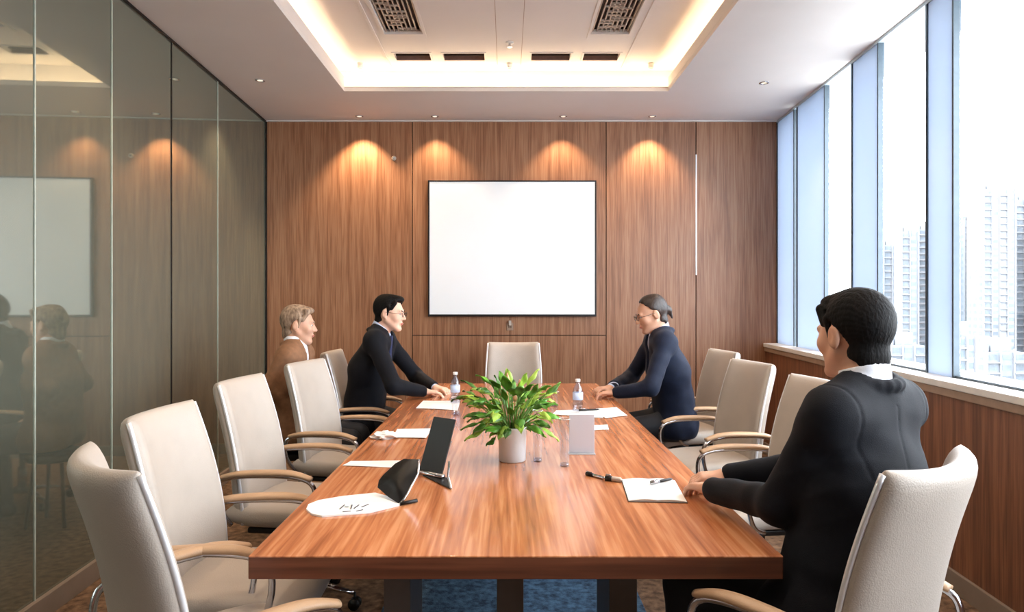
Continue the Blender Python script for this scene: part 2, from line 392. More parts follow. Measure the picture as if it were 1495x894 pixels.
# ------------------------------------------------------------------ ceiling with a cove-lit coffer
CX0, CX1, CY0, CY1 = -1.27, 1.26, .7, 5.35
def ceiling():
    bm = bmesh.new(); T = .2
    xl, xr = -2.45, 2.75
    for (x0, x1, y0, y1) in ((xl, CX0, Y0-.1, YB+.1), (CX1, xr, Y0-.1, YB+.1), (CX0, CX1, CY1, YB+.1), (CX0, CX1, Y0-.1, CY0)):
        bx(bm, x0, x1, y0, y1, CZ, CZ+.03)
    c = obj('ceiling', bm, M['ceiling'], kind='structure')
    bm = bmesh.new(); t = .018; LZ = 3.135
    bx(bm, CX0-t, CX0, CY0, CY1, CZ+.03, LZ); bx(bm, CX1, CX1+t, CY0, CY1, CZ+.03, LZ)
    bx(bm, CX0-t, CX1+t, CY1, CY1+t, CZ+.03, CZ+.038); bx(bm, CX0-t, CX1+t, CY0-t, CY0, CZ+.03, LZ)
    obj('cove_lip', bm, M['ceiling'], c, bevel=.003)
    bm = bmesh.new()
    bx(bm, CX0-T-.02, CX0-T, CY0-T, CY1+T, CZ+.03, UZ); bx(bm, CX1+T, CX1+T+.02, CY0-T, CY1+T, CZ+.03, UZ)
    bx(bm, CX0-T, CX1+T, CY1+T, CY1+T+.02, CZ+.03, UZ); bx(bm, CX0-T, CX1+T, CY0-T-.02, CY0-T, CZ+.03, UZ)
    obj('cove_wall', bm, M['ceiling'], c)
    # upper ceiling with holes for the grilles and slots
    xs = [-2.45, -.855, -.58, -.485, -.168, .184, .485, .58, .855, 2.75]
    ys = [Y0-.1, 2.2, 4.83, 5.14, 5.30, YB+.1]
    holes = {(1,1), (7,1), (1,3), (3,3), (5,3), (7,3)}
    bm = bmesh.new()
    for i in range(9):
        for j in range(5):
            if (i, j) in holes: continue
            bx(bm, xs[i], xs[i+1], ys[j], ys[j+1], UZ, UZ+.06)
    bmesh.ops.remove_doubles(bm, verts=bm.verts, dist=1e-5)
    obj('upper_ceiling', bm, M['ceiling'], c)
    for x in (-.925, .92): box('panel_ridge', x-.012, x+.012, CY0, 5.46, UZ-.008, UZ, M['ceiling'], c, bevel=.002)
    for x in (-.075, .11): box('panel_joint', x-.002, x+.002, CY0, 5.4, UZ-.0015, UZ, M['sill_trim'], c)
    box('roof_slab', -2.5, 2.8, Y0-.2, YB+.2, UZ+.25, UZ+.35, M['white'], c)
    # duct boxes above holes
    for (x0, x1, nm, lab) in ((-.855, -.58, 'left', 0), (.58, .855, 'right', 0)):
        v = empty('ceiling_vent', ((x0+x1)/2, 3.515, UZ), label='dark lattice air grille in the %s half of the raised ceiling' % nm, cat='vent', group='lattice air grilles')
        w = (x1-x0)/2-.004; h = 1.315-.004
        bm = bmesh.new(); bx(bm, -w, w, -h, h, .05, .056)
        obj('duct', bm, M['grille_dark'], v)
        bm = bmesh.new()
        for k in range(9): xx = -w+.012+k*(2*w-.024)/8; bx(bm, xx-.004, xx+.004, -h, h-.06, .012, .028)
        for k in range(58):
            yy = -h+.02+k*(2*h-.1)/57; a = rng.uniform(-.012, .012)
            x_ = -w+.012+rng.randint(0, 4)*(2*w-.024)/8; bx(bm, x_, x_+(2*w-.024)/8*rng.randint(3, 6) if x_ < 0 else w-.01, yy-.003+a, yy+.005+a, .008, .02)
        obj('lattice', bm, M['grille'], v)
        bm = bmesh.new(); bx(bm, -w-.02, -w, -h-.02, h+.02, -.006, .05); bx(bm, w, w+.02, -h-.02, h+.02, -.006, .05); bx(bm, -w, w, h-.06, h+.02, -.006, .03); bx(bm, -w, w, -h-.02, -h+.02, -.006, .05)
        obj('frame', bm, M['ceiling'], v)
    for (x0, x1, lab) in ((-.855, -.58, 'far left slot diffuser behind the left lattice grille'), (-.485, -.168, 'slot diffuser left of centre in the raised ceiling'), (.184, .485, 'slot diffuser right of centre in the raised ceiling'), (.58, .855, 'far right slot diffuser behind the right lattice grille')):
        v = empty('slot_diffuser', ((x0+x1)/2, 5.22, UZ), label='brown recessed '+lab, cat='vent', group='slot diffusers')
        w = (x1-x0)/2-.003; h = .077
        bm = bmesh.new(); bx(bm, -w, w, -h, h, .045, .05); bx(bm, -w, w, h-.004, h, 0, .045); bx(bm, -w, w, -h, -h+.004, 0, .045)
        obj('recess', bm, M['slot_dark'], v)
        bm = bmesh.new()
        for k in range(3): yy = -.05+k*.045; bx(bm, -w, w, yy-.002, yy+.002, .02, .042)
        obj('blade', bm, M['grille_dark'], v)
        bm = bmesh.new(); bx(bm, -w-.014, -w, -h-.014, h+.014, -.005, 0); bx(bm, w, w+.014, -h-.014, h+.014, -.005, 0); bx(bm, -w, w, h, h+.014, -.005, 0); bx(bm, -w, w, -h-.014, -h, -.005, 0)
        obj('frame', bm, M['ceiling'], v)
    # led strips
    for (x0, x1, y0, y1, lab) in ((CX0-.1, CX0-.08, CY0, CY1+.05, 'along the left side'), (CX1+.08, CX1+.1, CY0, CY1+.05, 'along the right side'), (CX0-.05, CX1+.05, CY1+.08, CY1+.1, 'along the far side'), (CX0-.05, CX1+.05, CY0-.1, CY0-.08, 'along the near side')):
        box('led_strip', x0, x1, y0, y1, CZ+.03, CZ+.045, M['led'], label='warm glowing light strip hidden in the ceiling cove '+lab, cat='light strip', group='cove light strips')
    box('trim_4', XL(YB), XG(YB), YB-.03, YB-.004, CZ-.008, CZ, M['white'], kind='structure')
ceiling()
# downlights
def downlight(x, y, lab, power, spot=75, z=CZ, visible=True, blend=.6, col=(1,.72,.46), glow=True):
    d = empty('downlight', (x, y, z), label=lab, cat='ceiling light', group='recessed downlights')
    bm = bmesh.new(); prof = [(.022, 0), (.034, -.001), (.036, -.004), (.030, -.005), (.022, -.004)]
    rings = [[bm.verts.new((r*math.cos(2*PI*k/24), r*math.sin(2*PI*k/24), zz)) for k in range(24)] for r, zz in prof]
    for i in range(len(prof)):
        A, B = rings[i], rings[(i+1) % len(prof)]
        for k in range(24): bm.faces.new((A[k], A[(k+1) % 24], B[(k+1) % 24], B[k]))
    bmesh.ops.recalc_face_normals(bm, faces=bm.faces); obj('trim_ring', bm, M['chrome'], d, True)
    bm = bmesh.new(); lathe(bm, [(.02, -.0035), (.0215, -.001)], seg=20); obj('lens', bm, M['lamp'], d)
    L = bpy.data.lights.new('downlight_lamp', 'SPOT'); L.energy = power; L.spot_size = R(spot); L.spot_blend = blend; L.color = col; L.shadow_soft_size = .02
    lo = bpy.data.objects.new('downlight_lamp', L); COL.objects.link(lo); lo.parent = d; lo.location = (0,0,-.012)
    return lo
for x, lab in ((-1.31, 'leftmost downlight along the wood wall'), (-.64, 'downlight left of the screen by the wood wall'), (.50, 'downlight right of the screen by the wood wall'), (1.29, 'rightmost downlight along the wood wall')):
    downlight(x, 6.08, 'small recessed '+lab, 70 if x < -1 else (46 if x > 1 else 30), 96, blend=.6)
downlight(-1.83, 5.08, 'small recessed downlight near the far left corner of the soffit', 30, 90)
downlight(1.93, 5.14, 'small recessed downlight near the far right corner of the soffit', 30, 90)
for y_ in (3.3, 1.6):  # unseen lamps added along the soffit as soft interior fill
    downlight(-1.62, y_, 'added unseen fill downlight over the chairs by the left glass wall', 26, 100)
    downlight(1.62, y_, 'added unseen fill downlight over the chairs by the windows', 18, 100)
for (x, y_, lab) in ((.02, 4.93, 'white sprinkler head in the raised ceiling'),):
    s = empty('sprinkler', (x, y_, UZ), label=lab, cat='sprinkler')
    bm = bmesh.new(); lathe(bm, [(.03, -.001), (.03, -.006), (.012, -.01)]); obj('cover_plate', bm, M['white'], s, True)
    bm = bmesh.new(); lathe(bm, [(.008, -.01), (.008, -.03), (.02, -.032), (.02, -.035)]); obj('nozzle', bm, M['chrome'], s)
for x, lab in ((-1.15, 'left corner'), (.02, 'middle'), (1.13, 'right corner')):
    s = empty('spotlight', (x, CY1+.02, UZ), label='tiny glowing spotlight at the %s of the far cove' % lab, cat='spotlight', group='tiny cove spotlights')
    bm = bmesh.new(); lathe(bm, [(.022, -.001), (.022, -.035), (.017, -.04)]); obj('housing', bm, M['white'], s, True)
    bm = bmesh.new(); lathe(bm, [(.014, -.0405), (.012, -.043)]); obj('lens', bm, M['lamp'], s)
# fill downlights added to the upper ceiling to brighten the table, out of frame
for (x, y_) in ((-.35, 3.6), (.40, 3.6), (-.35, 2.0), (.40, 2.0)):
    downlight(x, y_, 'added unseen fill downlight in the raised ceiling above the table', 26, 110, z=UZ, col=(1,.83,.66))
# ------------------------------------------------------------------ screen, socket
S = empty('projection_screen', (0, 0, 0), label='blank white wall screen with a thin black frame on the wood wall', cat='screen')
sx0, sx1, sz0, sz1 = -.715, .812, 1.242, 2.478
S.location = ((sx0+sx1)/2, YB-.002, sz0)
w = (sx1-sx0)/2; h = sz1-sz0
box('casing', -w+.004, w-.004, -.034, -.001, .004, h-.004, M['screen_frame'], S)
bm = bmesh.new(); t = .014
bx(bm, -w, -w+t, -.042, -.0, 0, h); bx(bm, w-t, w, -.042, 0, 0, h); bx(bm, -w+t, w-t, -.042, 0, 0, t+.006); bx(bm, -w+t, w-t, -.042, 0, h-t, h)
obj('frame', bm, M['screen_frame'], S, bevel=.002)
box('panel', -w+t, w-t, -.038, -.033, t+.006, h-t, M['screen'], S)
S2 = empty('wall_socket', (.028, YB-.002, 1.155), label='small pale socket on the wood wall just below the screen', cat='socket')
box('plate', -.03, .03, -.008, 0, -.04, .03, M['sill_trim'], S2, bevel=.003)
bm = bmesh.new(); bx(bm, -.012, -.006, -.0095, -.007, -.018, .005); bx(bm, .006, .012, -.0095, -.007, -.018, .005); obj('pin_hole', bm, M['black'], S2)
box('plug', -.012, .012, -.032, -.009, .006, .05, M['grille'], S2, bevel=.003)
S3 = empty('wall_sensor', (-1.03, YB-.002, 2.685), label='tiny round metal sensor on the wood wall above the seated men', cat='sensor')
bm = bmesh.new(); lathe(bm, [(.022, 0), (.022, .006), (.012, .012)]); o = obj('base', bm, M['grille'], S3, True); o.rotation_euler = (PI/2, 0, 0)
bm = bmesh.new(); lathe(bm, [(.009, .0125), (.007, .024)]); o = obj('eye', bm, M['chrome'], S3, True); o.rotation_euler = (PI/2, 0, 0)
# ------------------------------------------------------------------ table
TX0, TX1, TY0, TY1, TZ = -.655, .70, 1.733, 5.28, .75
T = empty('conference_table', ((TX0+TX1)/2, (TY0+TY1)/2, 0), label='long glossy orange-brown wooden conference table', cat='table')
hw = (TX1-TX0)/2; hl = (TY1-TY0)/2
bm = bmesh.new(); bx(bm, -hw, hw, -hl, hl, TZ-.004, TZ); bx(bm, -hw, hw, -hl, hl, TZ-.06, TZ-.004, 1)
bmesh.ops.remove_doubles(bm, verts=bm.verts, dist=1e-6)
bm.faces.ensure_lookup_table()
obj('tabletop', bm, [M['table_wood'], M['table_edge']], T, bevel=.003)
for yy in (-hl+.5, hl-.6):
    for xx, ww in ((-.376, .043), (-.012, .043), (.352, .045)):
        bm = bmesh.new(); bx(bm, xx-ww, xx+ww, yy-.03, yy+.28, 0, TZ-.06); obj('leg', bm, M['leg'], T, bevel=.003)
bm = bmesh.new(); bx(bm, -.04+.0, .016, -hl+.8, hl-.65, TZ-.16, TZ-.06); obj('beam', bm, M['leg'], T, bevel=.003)
bm = bmesh.new(); bx(bm, -.56, .62, 2.45, 5.1, 0.0, .012)
obj('rug', bm, M['rug'], bevel=.004, label='blue patterned rug under the conference table', cat='rug')
# ------------------------------------------------------------------ chair
def pad(name, fn, nu, nv, th, mat, parent, ease=.012, pw=6):
    """fn(u,v)->(pos, normal) for u,v in [-1,1]; closed padded slab with rounded edges"""
    bm = bmesh.new()
    def prof(s): return (1-abs(s)**pw)**(1/2.2)
    us = [math.sin(PI/2*(-1+2*i/nu)) for i in range(nu+1)]; vs = [math.sin(PI/2*(-1+2*j/nv)) for j in range(nv+1)]
    F = []; B = []
    for u in us:
        a = []; b = []
        for v in vs:
            p, n = fn(u, v); t = th*.5*max(prof(u)*prof(v), 0)
            a.append(bm.verts.new(p+n*t)); b.append(bm.verts.new(p-n*t))
        F.append(a); B.append(b)
    for i in range(nu):
        for j in range(nv):
            bm.faces.new((F[i][j], F[i+1][j], F[i+1][j+1], F[i][j+1])); bm.faces.new((B[i][j], B[i][j+1], B[i+1][j+1], B[i+1][j]))
    bmesh.ops.remove_doubles(bm, verts=bm.verts, dist=1e-5); bmesh.ops.recalc_face_normals(bm, faces=bm.faces)
    return obj(name, bm, mat, parent, True)
def back_surf(u, v, off_=0, wk=1.0):
    # leaning, gently wrapped backrest surface in chair space (faces +y)
    s = (v+1)/2; z = .44+s*.60
    y = -.205-.115*s**1.15-.02*math.sin(s*PI)*-1
    wd = (.222+.012*math.sin(s*PI)-.012*s)*wk
    cy = .062*(abs(u)**2.2)
    x = wd*u
    dyu = .062*2.2*abs(u)**1.2*(1 if u > 0 else -1)/wd
    n = Vector((-dyu, 1, .19)).normalized()
    top = .014*(1-u*u)*s**6
    return Vector((x, y+cy, z-top*.6))+n*off_, n
def make_chair():
    c = empty('office_chair')
    pad('backrest', lambda u, v: back_surf(u, v), 22, 24, .066, M['leather'], c, pw=14)
    # edge piping down both sides and over the top
    for side in (-1, 1):
        bm = bmesh.new(); P = []
        for i in range(25):
            p, nn = back_surf(side*1.0, -1+2*i/24*.985); P.append(p+nn*.0+Vector((side*.002, 0, 0)))
        tube(bm, P, .0075, 8); obj('piping', bm, M['piping'], c, True)
    def seat(u, v):
        x = .235*u*(1-.03*v); y = .02+.235*v; z = .455+.018*(u*u)-.03*max(0, v)**3+.02*max(0, -v)**4
        return Vector((x, y, z)), Vector((0, 0, 1))
    pad('seat', seat, 18, 18, .095, M['leather'], c, pw=10)
    bm = bmesh.new(); bx(bm, -.17, .17, -.15, .19, .385, .412); obj('seat_pan', bm, M['black'], c, bevel=.008)
    for side in (-1, 1):
        X = side*.268
        P = catmull([(X*.86, -.19, .44), (X*.97, -.235, .53), (X, -.235, .615), (X, -.19, .65), (X, -.05, .662), (X, .10, .658), (X, .175, .63), (X, .19, .56), (X*.97, .16, .46), (X*.86, .10, .425)], 5)
        bm = bmesh.new(); tube(bm, P, .0105, 8); a = obj('armrest', bm, M['chrome'], c, True)
        P = catmull([(X, -.215, .652), (X, -.14, .668), (X, 0, .676), (X, .10, .672), (X, .175, .652)], 6)
        bm = bmesh.new(); nn = len(P); tube(bm, P, [.018+.008*math.sin(PI*i/(nn-1)) for i in range(nn)], 12, flat=.52, up=(0,0,1)); obj('arm_pad', bm, M['arm_leather'], a, True)
    bm = bmesh.new(); lathe(bm, [(.028, .13), (.028, .26), (.018, .262), (.018, .385)], seg=18); obj('gas_column', bm, M['chrome'], c, True)
    b = None
    bm = bmesh.new(); lathe(bm, [(.045, .085), (.05, .1), (.045, .13)], seg=20); hub = obj('hub', bm, M['chrome'], c, True)
    for k in range(5):
        a = 2*PI*k/5+.3; d = Vector((math.cos(a), math.sin(a), 0))
        bm = bmesh.new(); P = [d*.03+Vector((0,0,.108)), d*.15+Vector((0,0,.098)), d*.27+Vector((0,0,.075))]
        tube(bm, P, [.026, .02, .014], 8, flat=.6, up=(0,0,1)); lg = obj('leg', bm, M['chrome'], c, True)
        bm = bmesh.new(); s = Vector((-d.y, d.x, 0)); cc = d*.275+Vector((0,0,.027))
        for q in (-.014, .014):
            ring0 = []; ring1 = []
            for i in range(16):
                t_ = 2*PI*i/16; v = d*math.cos(t_)*.026+Vector((0,0,math.sin(t_)*.026))
                ring0.append(bm.verts.new(cc+v+s*(q-.008))); ring1.append(bm.verts.new(cc+v+s*(q+.008)))
            for i in range(16): bm.faces.new((ring0[i], ring0[(i+1) % 16], ring1[(i+1) % 16], ring1[i]))
            bm.faces.new(ring0); bm.faces.new(ring1)
        tube(bm, [cc, cc+Vector((0,0,.05))], .006, 6)
        obj('castor', bm, M['black'], lg, True)
    return c
CH = make_chair()
chairs = [
 (-.725, 1.76, 47, 'cream leather office chair nearest the camera on the left, seen from behind'),
 (-.87, 2.25, 90, 'empty cream leather chair facing the table, second from the camera on the left'),
 (-.96, 3.12, 95, 'empty cream leather chair on the left, third from the camera'),
 (-.92, 3.95, 102, 'cream leather chair in front of the grey-haired person, beside the man in the black suit'),
 (-.95, 4.78, 90, 'office chair under the bespectacled man in the black suit on the left'),
 (.80, 1.77, -38, 'cream leather office chair nearest the camera on the right, under the black-haired man'),
 (1.15, 3.10, -96, 'empty tan-lit leather chair just beyond the black-haired man by the windows'),
 (1.17, 3.93, -102, 'empty leather chair on the right between the person in navy and the next empty chair'),
 (1.27, 4.80, -98, 'leather chair behind the person in the navy jacket on the right'),
 (.055, 5.50, 180, 'pale leather chair at the far end of the table under the screen'),
]
for i, (x, y_, az, lab) in enumerate(chairs):
    c = CH if i == 0 else copy_tree(CH)
    c.location = (x, y_, 0); c.rotation_euler = (0, 0, -R(az))
    tag(c, lab, 'chair', 'leather office chairs round the conference table')
# ------------------------------------------------------------------ people
def hand(f, wrist, fwd, palm, side, curl=.5, spread=1.0, h=.9):
    """fwd: direction of the fingers, palm: palm normal, side: +1 when thumb lies toward cross(fwd,palm)"""
    w = np.array(wrist, float); d = np.array(fwd, float); d /= np.linalg.norm(d)
    pn = np.array(palm, float); pn -= d*(pn@d); pn /= np.linalg.norm(pn)
    s = np.cross(d, pn)*side
    P = lambda a, b, c: w+h*(d*a+s*b+pn*c)
    f.cone(P(-.03, 0, 0), P(.02, 0, 0), .026*h, .024*h, .012)
    for b_ in (-.028, -.010, .010, .026): f.cone(P(.015, b_*.6, 0), P(.088, b_, .0), .015*h, .0125*h, .010)
    f.cone(P(.02, .018, .012), P(.055, .03, .014), .016*h, .013*h, .012)
    for b_, ln, sp in ((.030, .9, .10), (.010, 1.0, .02), (-.011, .94, -.05), (-.031, .74, -.13)):
        p = P(.088, b_, 0); a = .12+curl*.35; L3 = [.042*ln, .027*ln, .021*ln]; rr = [.0102, .0093, .0084, .0074]
        for q in range(3):
            dd = d*math.cos(a)+pn*math.sin(a)+s*sp*spread
            p2 = p+h*L3[q]*dd; f.cone(p, p2, rr[q]*h, rr[q+1]*h, .004); p = p2; a += curl*(.75 if q == 0 else .55)
    p = P(.028, .028, .012); p2 = p+h*.040*(d*.62+s*.70+pn*.35)/1.0; p3 = p2+h*.032*(d*.9+s*.22+pn*.3); p4 = p3+h*.024*(d*.95-s*.1+pn*.25)
    f.cone(p, p2, .0145*h, .0118*h, .008); f.cone(p2, p3, .0115*h, .0102*h, .004); f.cone(p3, p4, .0100*h, .0085*h, .004)
def make_person(name, label, root, az, P, sk, hairm, jm, shm, vox, hair='short', tie=True, glasses=False, cloth=True, lap=True, group=None):
    """root: world xy of the hips; az: facing, clockwise from +y. P: pose, joints in WORLD coordinates where noted"""
    o = empty(name, (root[0], root[1], 0), -R(az), label=label, cat='person')
    if group: o['group'] = group
    ca, sa = math.cos(R(az)), math.sin(R(az))
    def loc(p):
        x, y = p[0]-root[0], p[1]-root[1]; return np.array((x*ca-y*sa, x*sa+y*ca, p[2]))
    H = np.array((0, .0, .565)); C = loc(P['chest']); N = loc(P['neck']); W = (H*.55+C*.45)+np.array((0, -.01, 0))
    hd = loc(P['head']); yaw = -R(P.get('hyaw', az)-az); pit = R(P.get('hpitch', 0)); rol = R(P.get('hroll', 0))
    Rh = np.array(Matrix.Rotation(yaw, 3, 'Z') @ Matrix.Rotation(pit, 3, 'X') @ Matrix.Rotation(rol, 3, 'Y'))
    hp = lambda x, y, z: hd+Rh@np.array((x, y, z))
    sy = R(P.get('shyaw', 0)); sdir = np.array((math.cos(sy), math.sin(sy), 0)); fdir = np.array((-math.sin(sy), math.cos(sy), 0))
    sw = P.get('sw', .172); SH = N-np.array((0, 0, .065))
    shl = SH-sdir*sw; shr = SH+sdir*sw
    if 'sdrop' in P: shl[2] += P['sdrop'][0]; shr[2] += P['sdrop'][1]
    arms = []
    for sgn, k in ((-1, 'L'), (1, 'R')):
        s_ = shl if sgn < 0 else shr; e_ = loc(P['el'+k]); w_ = loc(P['wr'+k]); fd = loc(np.array(P['wr'+k])+np.array(P['hd'+k]))-w_
        arms.append((sgn, s_, e_, w_, fd, P.get('curl'+k, .7), P.get('palm'+k, (0, 0, -1))))
    knees = [np.array((s*.11, .40, .52)) for s in (-1, 1)]; ank = [np.array((s*.12, .36+P.get('foot', 0), .11)) for s in (-1, 1)]
    lo = np.array((-.48, -.32, 0.0)); hi = np.array((.48, .80, 1.50))
    for a in arms:
        for p in (a[1], a[2], a[3], a[3]+a[4]*.2): lo = np.minimum(lo, p-.1); hi = np.maximum(hi, p+.1)
    def torso(f, g, top=True):
        for s in (-1, 1):
            f.cone(H+(s*.085, 0, .0), W+(s*.065, 0, 0), .112+g, .098+g, .04)
            f.cone(W+(s*.065, 0, 0), C+sdir*s*.082, .098+g, .105+g, .04)
            f.cone(C+sdir*s*.082, SH+sdir*s*.095-(0, 0, .03), .105+g, .07+g, .04)
        f.cone(H, W, .10+g, .098+g, .05); f.cone(W, C, .098+g, .112+g, .05); f.cone(C, N-(0, 0, .035), .108+g, .066+g, .05)
        f.cone(shl*.86+SH*.14, shr*.86+SH*.14, .05+g, .05+g, .05)
        for s in (-1, 1): f.cone(SH+sdir*s*sw*.85, N+sdir*s*.035, .045+g*.7, .045+g*.4, .04)
    def arm(f, g, upto=1.0, wr=.0, cut=False):
        for (sgn, s_, e_, w_, fd, cu, pl) in arms:
            f.cone(s_, e_, .048+g, .040+g*.9, .03); f.cone(e_, e_+(w_-e_)*upto, .040+g*.9, .027+g*.6+wr, .02)
    # ---- body (one continuous surface)
    f = Field(lo, hi, vox)
    torso(f, -.012); arm(f, -.006)
    f.cone(N-(0, 0, .04), hp(0, -.03, -.055), .060, .053, .025)
    for i in (0, 1):
        f.cone(H+((i*2-1)*.085, .02, 0), knees[i], .078, .055, .03); f.cone(knees[i], ank[i], .052, .036, .02); f.cone(ank[i], ank[i]+(0, .10, -.05), .034, .026, .02)
    f.ell(hp(0, -.016, .03), (.074, .094, .088), Rh, .02)
    f.ell(hp(0, .036, -.028), (.057, .056, .084), Rh, .035)
    for s in (-1, 1):
        f.cone(hp(s*.052, .0, -.045), hp(s*.018, .066, -.098), .020, .017, .022)
        f.ell(hp(s*.037, .058, -.022), (.026, .026, .026), Rh, .02)
    f.cone(hp(-.012, .074, -.103), hp(.012, .074, -.103), .015, .015, .015)
    f.cone(hp(-.036, .080, .020), hp(.036, .080, .020), .011, .011, .014)
    f.cone(hp(0, .090, .006), hp(0, .107, -.028), .0075, .0115, .010)
    for s in (-1, 1): f.cone(hp(s*.010, .097, -.033), hp(s*.012, .094, -.033), .0075, .0065, .005)
    f.ell(hp(0, .088, -.058), (.023, .010, .0055), Rh, .006); f.ell(hp(0, .086, -.070), (.020, .010, .006), Rh, .006)
    for s in (-1, 1): f.ell(hp(s*.031, .094, .003), (.016, .012, .010), Rh, .006, 's')
    for s in (-1, 1):
        f.ell(hp(s*.079, -.012, -.005), (.010, .020, .033), Rh, .008); f.ell(hp(s*.089, -.006, -.002), (.006, .011, .020), Rh, .004, 's')
    for (sgn, s_, e_, w_, fd, cu, pl) in arms: hand(f, w_, fd, pl, sgn, cu)
    body = sdf_obj('body', f, sk, o)
    # eyes
    for s in (-1, 1):
        bm = bmesh.new()
        m4 = Matrix.Translation(Vector(hp(s*.031, .0765, .003)))@Matrix(Rh.tolist()).to_4x4()
        r_ = bmesh.ops.create_uvsphere(bm, u_segments=14, v_segments=10, radius=.0125, matrix=m4)
        m5 = Matrix.Translation(Vector(hp(s*.031, .0850, .003)))@Matrix(Rh.tolist()).to_4x4()
        r2 = bmesh.ops.create_uvsphere(bm, u_segments=10, v_segments=8, radius=.0055, matrix=m5)
        vs_ = set(r2['verts'])
        for fc in bm.faces:
            if all(v in vs_ for v in fc.verts): fc.material_index = 1
        obj('eye', bm, [M['eye'], M['iris']], body, True)
    # ---- hair
    fh = Field(hd-.17, hd+.17, .0035 if vox < .006 else .005)
    Zy = ([-.13, -.07, -.035, -.01, .01, .03, .06, .09], [-.13, -.125, -.085, -.020, -.004, .022, .048, .070])
    if hair == 'back': Zy = ([-.13, -.07, -.035, -.01, .02, .05, .075, .09], [-.12, -.12, -.085, -.02, -.005, .03, .066, .085])
    def hx(d, x, y, z):
        a = np.arctan2(x, z+.02); st = .0004*np.sin(34*a+5*np.sin(y*38))+.0003*np.sin(71*a+y*60)+.002*np.sin(y*50+x*35+z*20)
        cut = np.interp(y, *Zy)-z+.004*np.sin(x*160+y*120)
        return np.maximum(d+st, cut*.7)
    fh.ell(hp(0, -.020, .034), (.083, .103, .098) if hair != 'full' else (.082, .103, .100), Rh, 0, 'u', hx)
    if hair != 'back': fh.ell(hp(0, -.050, -.055), (.060, .048, .060), Rh, .015, 'u', hx)
    if hair != 'back':
        for q in (-1, 1): fh.cone(hp(q*.073, .012, .045), hp(q*.0735, .006, -.012), .012, .006, .012); fh.cone(hp(q*.060, .050, .075), hp(q*.068, .030, .035), .014, .012, .012)
    if hair == 'short':
        fh.ell(hp(-.012, .045, .098), (.055, .042, .026), Rh, .02); 
    if hair == 'back':
        fh.ell(hp(0, -.050, -.050), (.060, .048, .060), Rh, .015, 'u', hx); fh.ell(hp(0, -.118, -.005), (.026, .026, .030), Rh, .015); fh.cone(hp(0, -.125, -.02), hp(.0, -.13, -.065), .016, .007, .01)
    if hair == 'full': fh.ell(hp(.01, .05, .095), (.06, .04, .024), Rh, .02)
    sdf_obj('hair', fh, hairm, body)
    # eyebrows
    bm = bmesh.new()
    for s in (-1, 1): tube(bm, [hp(s*.014, .094, .020), hp(s*.032, .0905, .026), hp(s*.046, .080, .021)], [.0032, .0034, .002], 6)
    obj('eyebrows', bm, hairm, body, True)
    bm = bmesh.new(); tube(bm, [hp(-.019, .0905, -.063), hp(-.008, .0975, -.061), hp(.008, .0975, -.061), hp(.019, .0905, -.063)], [.0015, .0036, .0036, .0015], 8); tube(bm, [hp(-.016, .0895, -.067), hp(-.006, .095, -.069), hp(.006, .095, -.069), hp(.016, .0895, -.067)], [.0015, .004, .004, .0015], 8)
    obj('lips', bm, M['lip'], body, True)
    if glasses:
        g = None
        bm = bmesh.new()
        for s in (-1, 1):
            pts = [hp(s*.033+.022*math.cos(t), .107-abs(.022*math.cos(t))*.12, .001+.016*math.sin(t)) for t in [2*PI*i/16 for i in range(16)]]
            tube(bm, pts, .0016, 6, closed=True)
            tube(bm, [hp(s*.055, .103, .006), hp(s*.079, .06, .006), hp(s*.083, -.005, .008)], .0016, 6)
        tube(bm, [hp(-.011, .108, .005), hp(0, .110, .007), hp(.011, .108, .005)], .0016, 6)
        g = obj('spectacles', bm, M['black'], o, True, label='thin dark-rimmed spectacles')
        bm = bmesh.new()
        for s in (-1, 1):
            vs_ = [bm.verts.new(hp(s*.033+.021*math.cos(t), .1065, .001+.0152*math.sin(t))) for t in [2*PI*i/16 for i in range(16)]]
            bm.faces.new(vs_)
        obj('lens', bm, M['lens'], g)
    # ---- shirt
    f = Field(lo, hi, vox*1.15)
    torso(f, .002); 
    for (sgn, s_, e_, w_, fd, cu, pl) in arms:
        f.cone(e_+(w_-e_)*.5, e_+(w_-e_)*.965, .036, .0325, .0)
    nk = hp(0, -.03, -.055); nd = (nk-N)/np.linalg.norm(nk-N)
    def collar(x, y, z):
        px, py, pz = x-N[0], y-N[1], z-N[2]; t = px*nd[0]+py*nd[1]+pz*nd[2]
        rr = np.sqrt(np.maximum(px*px+py*py+pz*pz-t*t, 0)); front = (px*fdir[0]+py*fdir[1])/.07
        return np.maximum(rr-(.0665-.03*np.clip(t, -.05, .06)), np.maximum(t-(P.get('coll', .052)-.012*front), -.06-t))
    f.fn(N-.14, N+.14, collar, .006)
    f.fn(lo, hi, lambda x, y, z: (.56-z)*-1, 0, 's') if False else None
    f.fn((lo[0], lo[1], 0), (hi[0], hi[1], .54), lambda x, y, z: -np.ones_like(x), 0, 's')
    sdf_obj('shirt', f, shm, o)
    # ---- tie
    yc = lambda p, e: p+fdir*e
    if tie:
        f = Field(N-.35, N+.2, .004)
        a_ = yc(N-(0, 0, .045), .080); b_ = yc(C, .125)+(0, 0, .02); c_ = yc(W, .118)+(0, 0, .03)
        f.cone(a_, a_-(0, 0, .02), .013, .009, .005); f.cone(a_-(0, 0, .02), b_, .010, .019, .006); f.cone(b_, c_, .019, .021, .006)
        sdf_obj('tie', f, M['tie'], o)
    # ---- jacket
    f = Field(lo, hi, vox)
    torso(f, .017)
    arm(f, .014, .93, .004)
    for s in (-1, 1):
        f.cone(H+(s*.09, -.01, .0), H+(s*.105, .03, -.02), .122, .115, .04)
        f.cone(SH+sdir*s*sw*.9-(0, 0, .005), SH+sdir*s*sw*1.02-(0, 0, .02), .052, .052, .05)   # padded shoulder
